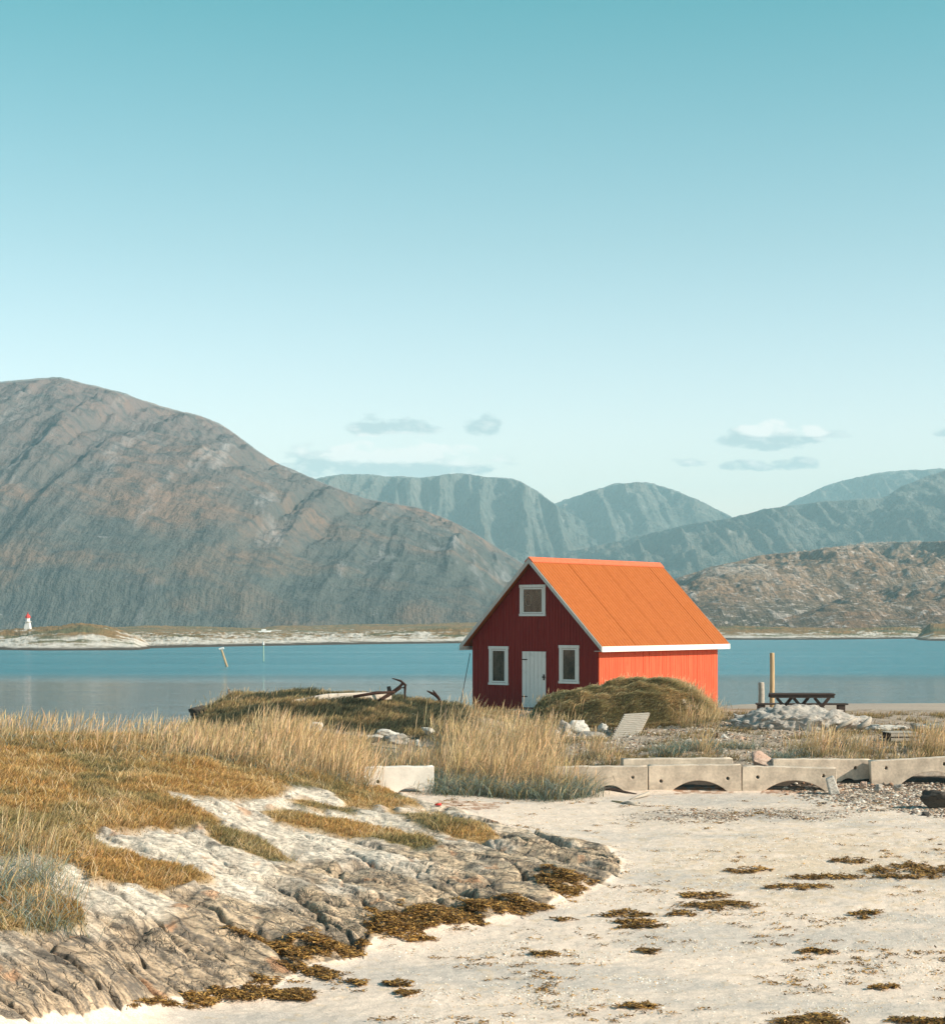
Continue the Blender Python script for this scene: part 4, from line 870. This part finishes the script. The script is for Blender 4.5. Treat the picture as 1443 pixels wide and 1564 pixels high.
tg.build('turf', M['grass'], kind='stuff', label='short brown and olive turf covering the knoll', cat='turf')
# olive matted grass on the two mounds and the back shore
mg_ = Grass()
px, Y, p = pts_region(100000, 790, 1110, 55.6, 61.5, lambda px, Y, X: sstep(.0, .25, mound(X, Y, 4.75, 58.6, 3.05, 2.3, 1.23)))
n = len(p); a = sstep(-.1, .25, fbm(p[:, 0]*.9, p[:, 1]*1.4, 4))[:, None]
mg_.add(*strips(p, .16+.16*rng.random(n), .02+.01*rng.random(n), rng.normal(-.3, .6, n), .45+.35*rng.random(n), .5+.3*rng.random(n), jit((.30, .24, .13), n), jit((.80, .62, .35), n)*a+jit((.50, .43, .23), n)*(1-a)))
px, Y, p = pts_region(110000, 270, 735, 50, 59, lambda px, Y, X: sstep(270, 300, px)*(1-sstep(690, 735, px))*sstep(50, 52, Y)*.9)
n = len(p); a = sstep(-.08, .22, fbm(p[:, 0]*.6+3, p[:, 1]*.8, 4))[:, None]
mg_.add(*strips(p, .10+.14*rng.random(n), .02, rng.normal(.3, .9, n), .3+.4*rng.random(n), .4*rng.random(n), jit((.045, .045, .027), n), jit((.52, .37, .18), n)*a+jit((.12, .12, .07), n)*(1-a)))
px, Y, p = pts_region(60000, 660, 1500, 47.2, 62, lambda px, Y, X: sstep(.02, .22, fbm(X*.6+50, Y*.9, 4)+.1*(px < 800))*.8)
n = len(p); mg_.add(*strips(p, .08+.12*rng.random(n), .018, rng.normal(.3, .9, n), .3+.3*rng.random(n), .4*rng.random(n), jit((.09, .075, .035), n), jit((.42, .29, .13), n)))
mg_.build('matted_grass', M['grass'], kind='stuff', label='dark olive matted grass over the mounds and back shore', cat='grass')
# tall dune grass
STRAW = (.58, .39, .19); PALE = (.70, .53, .33); BLUE = (.16, .20, .165); OLIVE = (.15, .15, .07)
def tall(G_, p, hs, hl, nstem, blue=.5, wst=.012, wlf=.013, spread=.22, lf=.42):
    """tufts at p: stems (straw with heads) and leaves"""
    n = len(p); k = nstem; q = np.repeat(p, k, 0); m_ = len(q); q = q+np.stack([rng.normal(0, spread, m_), rng.normal(0, spread, m_), np.zeros(m_)], -1)
    H = np.repeat(hs, k)*(.40+.68*rng.random(m_)**.8); isl = rng.random(m_) < lf
    gl = np.repeat(rng.random(n), k)
    az = rng.normal(WIND, 1.0, m_); ln_ = np.abs(rng.normal(.12, .17, m_)); bd = np.abs(rng.normal(.12, .22, m_))
    c1 = jit(STRAW, m_, .22); c2 = jit(PALE, m_, .16); gg = gl[:, None]; cst = c1*(1-gg)+c2*gg
    st_i = ~isl
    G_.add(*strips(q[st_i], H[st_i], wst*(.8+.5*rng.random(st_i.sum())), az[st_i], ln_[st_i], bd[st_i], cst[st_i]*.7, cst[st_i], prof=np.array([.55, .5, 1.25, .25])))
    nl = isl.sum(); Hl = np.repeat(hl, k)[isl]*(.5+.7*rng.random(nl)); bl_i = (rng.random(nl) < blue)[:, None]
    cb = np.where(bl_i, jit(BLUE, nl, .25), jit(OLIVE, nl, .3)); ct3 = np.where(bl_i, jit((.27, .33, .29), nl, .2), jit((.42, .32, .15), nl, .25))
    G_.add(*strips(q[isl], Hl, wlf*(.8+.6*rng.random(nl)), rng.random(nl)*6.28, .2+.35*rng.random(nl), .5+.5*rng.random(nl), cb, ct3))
dg = Grass()
def field(n, x0, x1, Y0, Y1, f, hs, hl, k, **kw):
    px, Y, p = pts_region(n, x0, x1, Y0, Y1, f)
    nz = 1+.45*fbm(p[:, 0]*.8, p[:, 1]*.8, 3); tall(dg, p, hs*nz, hl*nz, k, **kw)
clump = lambda X, Y, a=-.15, b=.2, s=.9: sstep(a, b, fbm(X*s, Y*s+77, 4))
field(1300, -380, 300, 36.5, 43, lambda px, Y, X: clump(X, Y, -.1, .2, 1.2)*sstep(36, 38.5, Y), .58, .34, 9, blue=.3, wst=.011, lf=.5)
field(700, 250, 430, 39, 45.5, lambda px, Y, X: .15+.85*clump(X, Y), .56, .4, 11, blue=.4, lf=.5)
field(1300, 380, 553, 41, 46, lambda px, Y, X: (.10+.90*clump(X, Y, -.15, .2, 1.2))*sstep(380, 420, px)*sstep(40.5+(px < 440)*2.5, 43, Y), .92, .5, 13, blue=.35, wst=.012, lf=.48)
field(250, 330, 480, 39, 43, lambda px, Y, X: .4*clump(X, Y), .6, .4, 11, lf=.55)
field(600, 530, 700, 44.6, 48, lambda px, Y, X: .1+.7*clump(X, Y), .60, .5, 12, blue=.6, lf=.6)
field(1100, 650, 872, 43.8, 50.5, lambda px, Y, X: (.08+.92*clump(X, Y, -.2, .2, 1.2))*sstep(653, 700, px)*(1-sstep(835, 885, px+(Y-44)*3)), 1.10, .6, 14, blue=.8, wst=.012, lf=.5)
field(800, 650, 910, 43.2, 45.4, lambda px, Y, X: sstep(650, 675, px)*(1-sstep(870, 912, px))*sstep(43.1, 43.9, Y+.9*fbm(X*1.3, Y*0+3, 3)), .50, .62, 13, blue=.78, wlf=.014, lf=.85)
field(240, 700, 900, 51, 57, lambda px, Y, X: (.3+.7*clump(X, Y))*(1-sstep(840, 900, px)), .6, .4, 10, blue=.4, lf=.5)
field(110, -60, 135, 23.0, 26.0, lambda px, Y, X: .9*(1-sstep(85, 138, px)), .50, .52, 13, blue=.85, wst=.008, wlf=.009, spread=.12, lf=.82)
field(60, -80, 85, 25.2, 27.5, lambda px, Y, X: 1.0+0*px, .72, .45, 11, blue=.6, wst=.008, wlf=.008, spread=.13, lf=.6)
field(130, 1040, 1100, 56.2, 59.5, lambda px, Y, X: .8+0*px, .45, .35, 9, blue=.3)
field(60, 800, 1040, 58, 60, lambda px, Y, X: .6+0*px, .32, .3, 8, blue=.1)
field(90, 310, 380, 53, 56, lambda px, Y, X: .7+0*px, .30, .2, 9, blue=.0)
field(50, 400, 640, 53.5, 57, lambda px, Y, X: .6+0*px, .35, .3, 6, blue=.2)
field(120, 1100, 1420, 47, 50.5, lambda px, Y, X: clump(X, Y, 0.05, .25), .32, .25, 8, blue=.4, lf=.6)
dg.build('dune_grass', M['grass'], kind='stuff', label='tall straw-coloured dune grass with blue-green leaves', cat='dune grass')
# single tufts on the shore
TG = 'grass tufts behind the concrete blocks'
for px, Y, hs, hl, nt_, r, bl_u, lab in [
    (1245, 48.6, .95, .55, 26, .38, .2, 'largest straw tuft standing behind the concrete blocks in front of the rock mound'),
    (1330, 48.6, .75, .5, 18, .33, .3, 'straw tuft left of the weathered pallet'),
    (1414, 49.2, .95, .5, 22, .32, .1, 'tall orange straw tuft right of the weathered pallet'),
    (1438, 50.0, .9, .5, 20, .3, .1, 'straw tuft cut by the right edge of the picture'),
    (1282, 50.6, .5, .45, 14, .35, .5, 'low olive tuft between the two straw tufts'),
    (1296, 47.4, .35, .4, 12, .3, .4, 'low olive tuft just above the set-back concrete block'),
    (1190, 47.8, .3, .5, 14, .28, .95, 'blue-green tuft right of the pinkish boulder'),
    (1065, 49.6, .35, .55, 24, .42, .95, 'wide blue-green tuft behind the block with two holes'),
    (1018, 49.2, .3, .5, 18, .32, .95, 'blue-green tuft left of the widest blue-green one'),
    (908, 48.8, .75, .5, 20, .38, .4, 'straw and green tuft on gravel below the slatted ramp'),
    (930, 47.6, .45, .4, 16, .18, .4, 'low green tuft on top of the half-buried concrete block'),
    (1070, 47.9, 1.0, .4, 8, .14, .3, 'thin tall straw stalks rising behind the block with two holes'),
    (1140, 50.2, .4, .35, 12, .28, .8, 'small blue-grey tuft below the stone pile'),
    (1062, 55.8, .95, .4, 14, .28, .2, 'straw tuft on the right flank of the grassy mound'),
    (1394, 48.0, .35, .35, 12, .3, .3, 'low olive tuft under the pallet above the right block')]:
    g = Grass(); dg_save = dg; base = G(px, Y)
    pp = np.zeros((nt_, 3)); pp[:, 0] = rng.normal(0, r, nt_); pp[:, 1] = rng.normal(0, r*.6, nt_)
    for i in range(nt_): pp[i, 2] = float(gz(px+pp[i, 0]/Y*F, Y+pp[i, 1]))-base.z
    dd = np.hypot(pp[:, 0], pp[:, 1])/r; tall(g, pp, hs*(1.1-.2*dd), hl*(1.1-.15*dd), 16, blue=bl_u, spread=.09, lf=.42+.45*(bl_u > .7))
    o = g.build('grass_tuft', M['grass']); o.location = base; tag(o, lab, 'grass tuft', TG)

# ------------------------------------------------------------ pebbles and shells
ico = bmesh.new(); bmesh.ops.create_icosphere(ico, subdivisions=1, radius=1); IV = np.array([v.co[:] for v in ico.verts]); IF = np.array([[v.index for v in f.verts] for f in ico.faces]); ico.free()
def pebbles(name, p, r, cols, label, cat, flat=.55):
    n = len(p); a = rng.random(n)*6.28; s = r[:, None, None]*(.7+.6*rng.random((n, 1, 3))); v = IV[None]*(1+.25*rng.standard_normal((n, len(IV), 1))*.6)*s; v[..., 2] *= flat
    ca, sa_ = np.cos(a)[:, None], np.sin(a)[:, None]; V = np.stack([v[..., 0]*ca-v[..., 1]*sa_, v[..., 0]*sa_+v[..., 1]*ca, v[..., 2]], -1)+p[:, None]
    Q = (np.arange(n)*len(IV))[:, None, None]+IF[None]; pick = cols[rng.integers(0, len(cols), n)]*(.75+.5*rng.random((n, 1)))
    return tag(mesh_np(name, V.reshape(-1, 3), Q.reshape(-1, 3), M['pebble'], col=np.repeat(pick, len(IV), 0), smooth=False), label, cat, kind='stuff')
PC = np.array([(.40, .31, .23), (.24, .19, .15), (.46, .38, .30), (.13, .10, .085), (.33, .20, .13), (.6, .54, .47)])
def img_pts(n, x0, x1, y0, y1, f=None):
    k = np.nonzero((GXX > x0)*(GXX < x1)*(PYY > y0)*(PYY < y1)*(GYY < 46)*(rk < .3)*(TURFm < .3)); w = np.ones(len(k[0])) if f is None else np.clip(f(GXX[k], PYY[k], WX[k], WY[k]), 0, None)
    c = np.cumsum(w); i = np.searchsorted(c, rng.random(n)*c[-1]); r_, c_ = k[0][i], k[1][i]
    q = Vg.reshape(nr, nc, 3)[r_, c_].copy(); d = rng.normal(0, .03, n); q[:, 1] += d; q[:, 0] *= 1+d/q[:, 1]; q[:, 0] += rng.normal(0, .012, n); return q
p = img_pts(6500, 1120, 1500, 1196, 1262, lambda a, b, X, Y: sstep(1150, 1330, a+60*fbm(X*.9, Y*.9, 3))*sstep(-15, 15, b-(1190+8))*(1-sstep(-10, 16, b-(1208+(a-1170)*.10)+14*fbm(X*1.1+5, Y*1.1, 3)))); p2 = img_pts(3200, 935, 1330, 1232, 1260, lambda a, b, X, Y: np.exp(-((b-1246-5*fbm(X*.4, Y*0, 2))/6)**2)*sstep(930, 1080, a)*(1-sstep(1180, 1330, a))*sstep(-.25, .35, fbm(X*1.2, Y*1.2, 3)))
pebbles('pebbles', np.concatenate([p, p2]), np.concatenate([.025+.035*rng.random(len(p)), .014+.018*rng.random(len(p2))]), PC, 'grey and brown pebbles heaped before the right concrete blocks', 'pebbles')
p = img_pts(17000, 600, 1500, 1215, 1600, lambda a, b, X, Y: .12+sstep(.0, .3, fbm(X*.4, Y*.8, 4)+.25*np.exp(-((a-1260)/300)**2-((b-1330)/70)**2)))
pebbles('shells', p, .006+.012*rng.random(len(p))**2, np.array([(.75, .7, .62), (.8, .76, .7), (.6, .42, .26), (.5, .33, .18), (.7, .62, .5)]), 'tiny white and ochre shell fragments strewn over the sand', 'shells')
px, Y, p = pts_region(9000, 820, 1500, 47.2, 57, lambda px, Y, X: .9+0*px)
pebbles('gravel', p, .015+.045*rng.random(len(p))**2, PC, 'brown gravel behind the concrete blocks', 'gravel')

# ------------------------------------------------------------ seaweed
WC = np.array([(.34, .19, .055), (.20, .11, .04), (.46, .27, .08), (.12, .07, .03)])
def weed(p, ln=.09, wd=.016):
    n = len(p); pick = WC[rng.integers(0, 4, n)]*(.7+.6*rng.random((n, 1)))
    a = rng.normal(0, .9, n); L = ln*(.5+rng.random(n)); u = np.stack([np.cos(a), np.sin(a)], -1); v = np.stack([-np.sin(a), np.cos(a)], -1)
    V = np.zeros((n, 6, 3)); wv3 = rng.random((n, 3))*.03+.004
    for i in range(3):
        cxy = p[:, :2]+u*(L*(i-1)/2)[:, None]+v*(rng.normal(0, .012, n))[:, None]
        for s in (0, 1):
            V[:, i*2+s, :2] = cxy+v*(wd*(s-.5)*(.6+.8*rng.random(n)))[:, None]; V[:, i*2+s, 2] = p[:, 2]+wv3[:, i]+(s-.5)*rng.normal(0, .012, n)
    Q = (np.arange(n)*6)[:, None, None]+np.array([[0, 1, 3, 2], [2, 3, 5, 4]])[None]
    return V.reshape(-1, 3), Q.reshape(-1, 4), np.repeat(pick, 6, 0)
# drift line at the foot of the bedrock: one mass
sg = Grass(); w = (sw*(PYY < 1600)).ravel(); cdf = np.cumsum(w); N = 17000; s = np.searchsorted(cdf, rng.random(N)*cdf[-1]); p = Vg[s].copy(); p[:, 2] = Z.ravel()[s]; p[:, 0] += rng.normal(0, .03, N); p[:, 1] += rng.normal(0, .05, N)
sg.add(*weed(p)); 
bits = img_pts(420, 440, 1500, 1215, 1580, lambda a, b, X, Y: sstep(-.1, .3, fbm(X*.5+9, Y*.7, 3)))
for q in bits:
    k = int(rng.integers(2, 18)); pp = q+np.stack([rng.normal(0, .07, k), rng.normal(0, .05, k), np.zeros(k)], -1); sg.add(*weed(pp, .06, .011))
sg.build('seaweed', M['weed'], kind='stuff', label='golden brown seaweed along the foot of the bedrock and strewn bits', cat='seaweed')
WG = 'seaweed clumps stranded on the sand'
for cxp, cyp, hw, hh2, lab in [
    (1385, 1334, 75, 11, 'largest brown seaweed clump, at the right edge of the sand'),
    (1262, 1342, 60, 4.5, 'long thin seaweed band left of the largest clump'),
    (1215, 1356, 50, 4.5, 'narrow seaweed band just below the long thin one'),
    (1098, 1384, 56, 8, 'broad seaweed clump with pointed ends in mid beach'),
    (1075, 1369, 44, 5.5, 'flat seaweed band right above the broad pointed clump'),
    (1040, 1399, 22, 4, 'small oval seaweed clump left below the broad pointed one'),
    (958, 1400, 42, 5, 'upper seaweed strip of the three stacked left of centre beach'),
    (972, 1409, 34, 4, 'middle seaweed strip of the three stacked left of centre beach'),
    (978, 1417, 40, 3.2, 'lowest seaweed strip of the three stacked left of centre beach'),
    (1320, 1399, 22, 6, 'ragged seaweed clump on grey wet sand at the right'),
    (1298, 1317, 32, 4, 'seaweed strip above the left arm of the largest clump'),
    (990, 1454, 18, 5, 'compact seaweed clump on bare sand below the stacked strips'),
    (1245, 1457, 26, 4, 'seaweed strip on grey wet sand in the lower right'),
    (975, 1539, 32, 6, 'seaweed strip near the bottom middle of the beach'),
    (1240, 1560, 50, 10, 'dark seaweed heap cut by the bottom edge of the picture'),
    (1412, 1562, 60, 7, 'seaweed heap cut by the bottom right corner'),
    (1350, 1511, 24, 4, 'seaweed strip above the bottom right heap'),
    (1140, 1330, 36, 4, 'thin greyish seaweed strip in the upper middle sand'),
    (478, 1487, 46, 7, 'golden seaweed clump on sand beside the bedrock tip'),
    (430, 1519, 52, 6, 'golden seaweed clump nearest the bottom left rocks'),
    (628, 1433, 44, 4, 'dark seaweed strip just off the bedrock in the middle'),
    (607, 1505, 20, 5, 'small seaweed clump lower of two on bare sand left of centre'),
    (548, 1504, 15, 5, 'small seaweed clump with a stalk, left of its neighbour'),
    (620, 1520, 18, 4, 'little oval seaweed clump nearest the bottom in the left sand'),
    (860, 1406, 16, 3, 'small seaweed strip right of the bedrock drift line'),
    (830, 1459, 20, 4, 'twisted small seaweed clump in the middle of the sand')]:
    hw *= 1.18; q = at(cxp, cyp); Y = q.y; n = int(max(45, hw*hh2*1.35)); 
    nsb = int(4+hw/7); sc_ = np.linspace(-.6, .6, nsb)+rng.uniform(-.08, .08, nsb); rng.shuffle(sc_); sy = rng.uniform(-.8, .8, nsb)*(1-np.abs(sc_)); sw_ = rng.uniform(.16, .42, nsb); sh_ = rng.uniform(.10, .42, nsb)*(1-.6*np.abs(sc_))
    kq = rng.integers(0, nsb, n); uu = np.clip(rng.normal(0, .5, n), -1.4, 1.4); px = cxp+hw*(sc_[kq]+sw_[kq]*uu*1.1)
    e = np.sqrt(np.clip(1-(uu/1.45)**2, .03, 1)); dY = hh2*Y*Y/(F*(CAMH-q.z)); yy = Y+dY*(sy[kq]+sh_[kq]*rng.normal(0, .5, n)*e+.12*np.sin(px*.25))
    kk = np.stack([(px-PX0)/F*yy, yy, gz(px, yy)+.015*rng.random(n)*e], -1); kk[:, 2] += .015*e*rng.random(n)
    g = Grass(); Vv, Qq, Cq = weed(kk-np.array(q), .10, .02); g.add(Vv, Qq, Cq*(.8+.4*random.random())); o = g.build('seaweed_clump', M['weed']); o.location = q; tag(o, lab, 'seaweed', WG)

# ------------------------------------------------------------ haze
mh = bpy.data.materials.new('haze'); mh.use_nodes = True; th_ = NT(mh.node_tree); th_.n.clear()
pv = th_.new('ShaderNodeVolumePrincipled', {'Color': (.58, .90, 1, 1), 'Density': 1.7e-4, 'Anisotropy': -.1})
th_.l.new(pv.outputs[0], th_.new('ShaderNodeOutputMaterial').inputs['Volume'])
hz = MB().box(-6500, 6500, -100, 6800, -5, 500).build('haze', mh); tag(hz, kind='stuff', label='thin blue air haze', cat='haze')
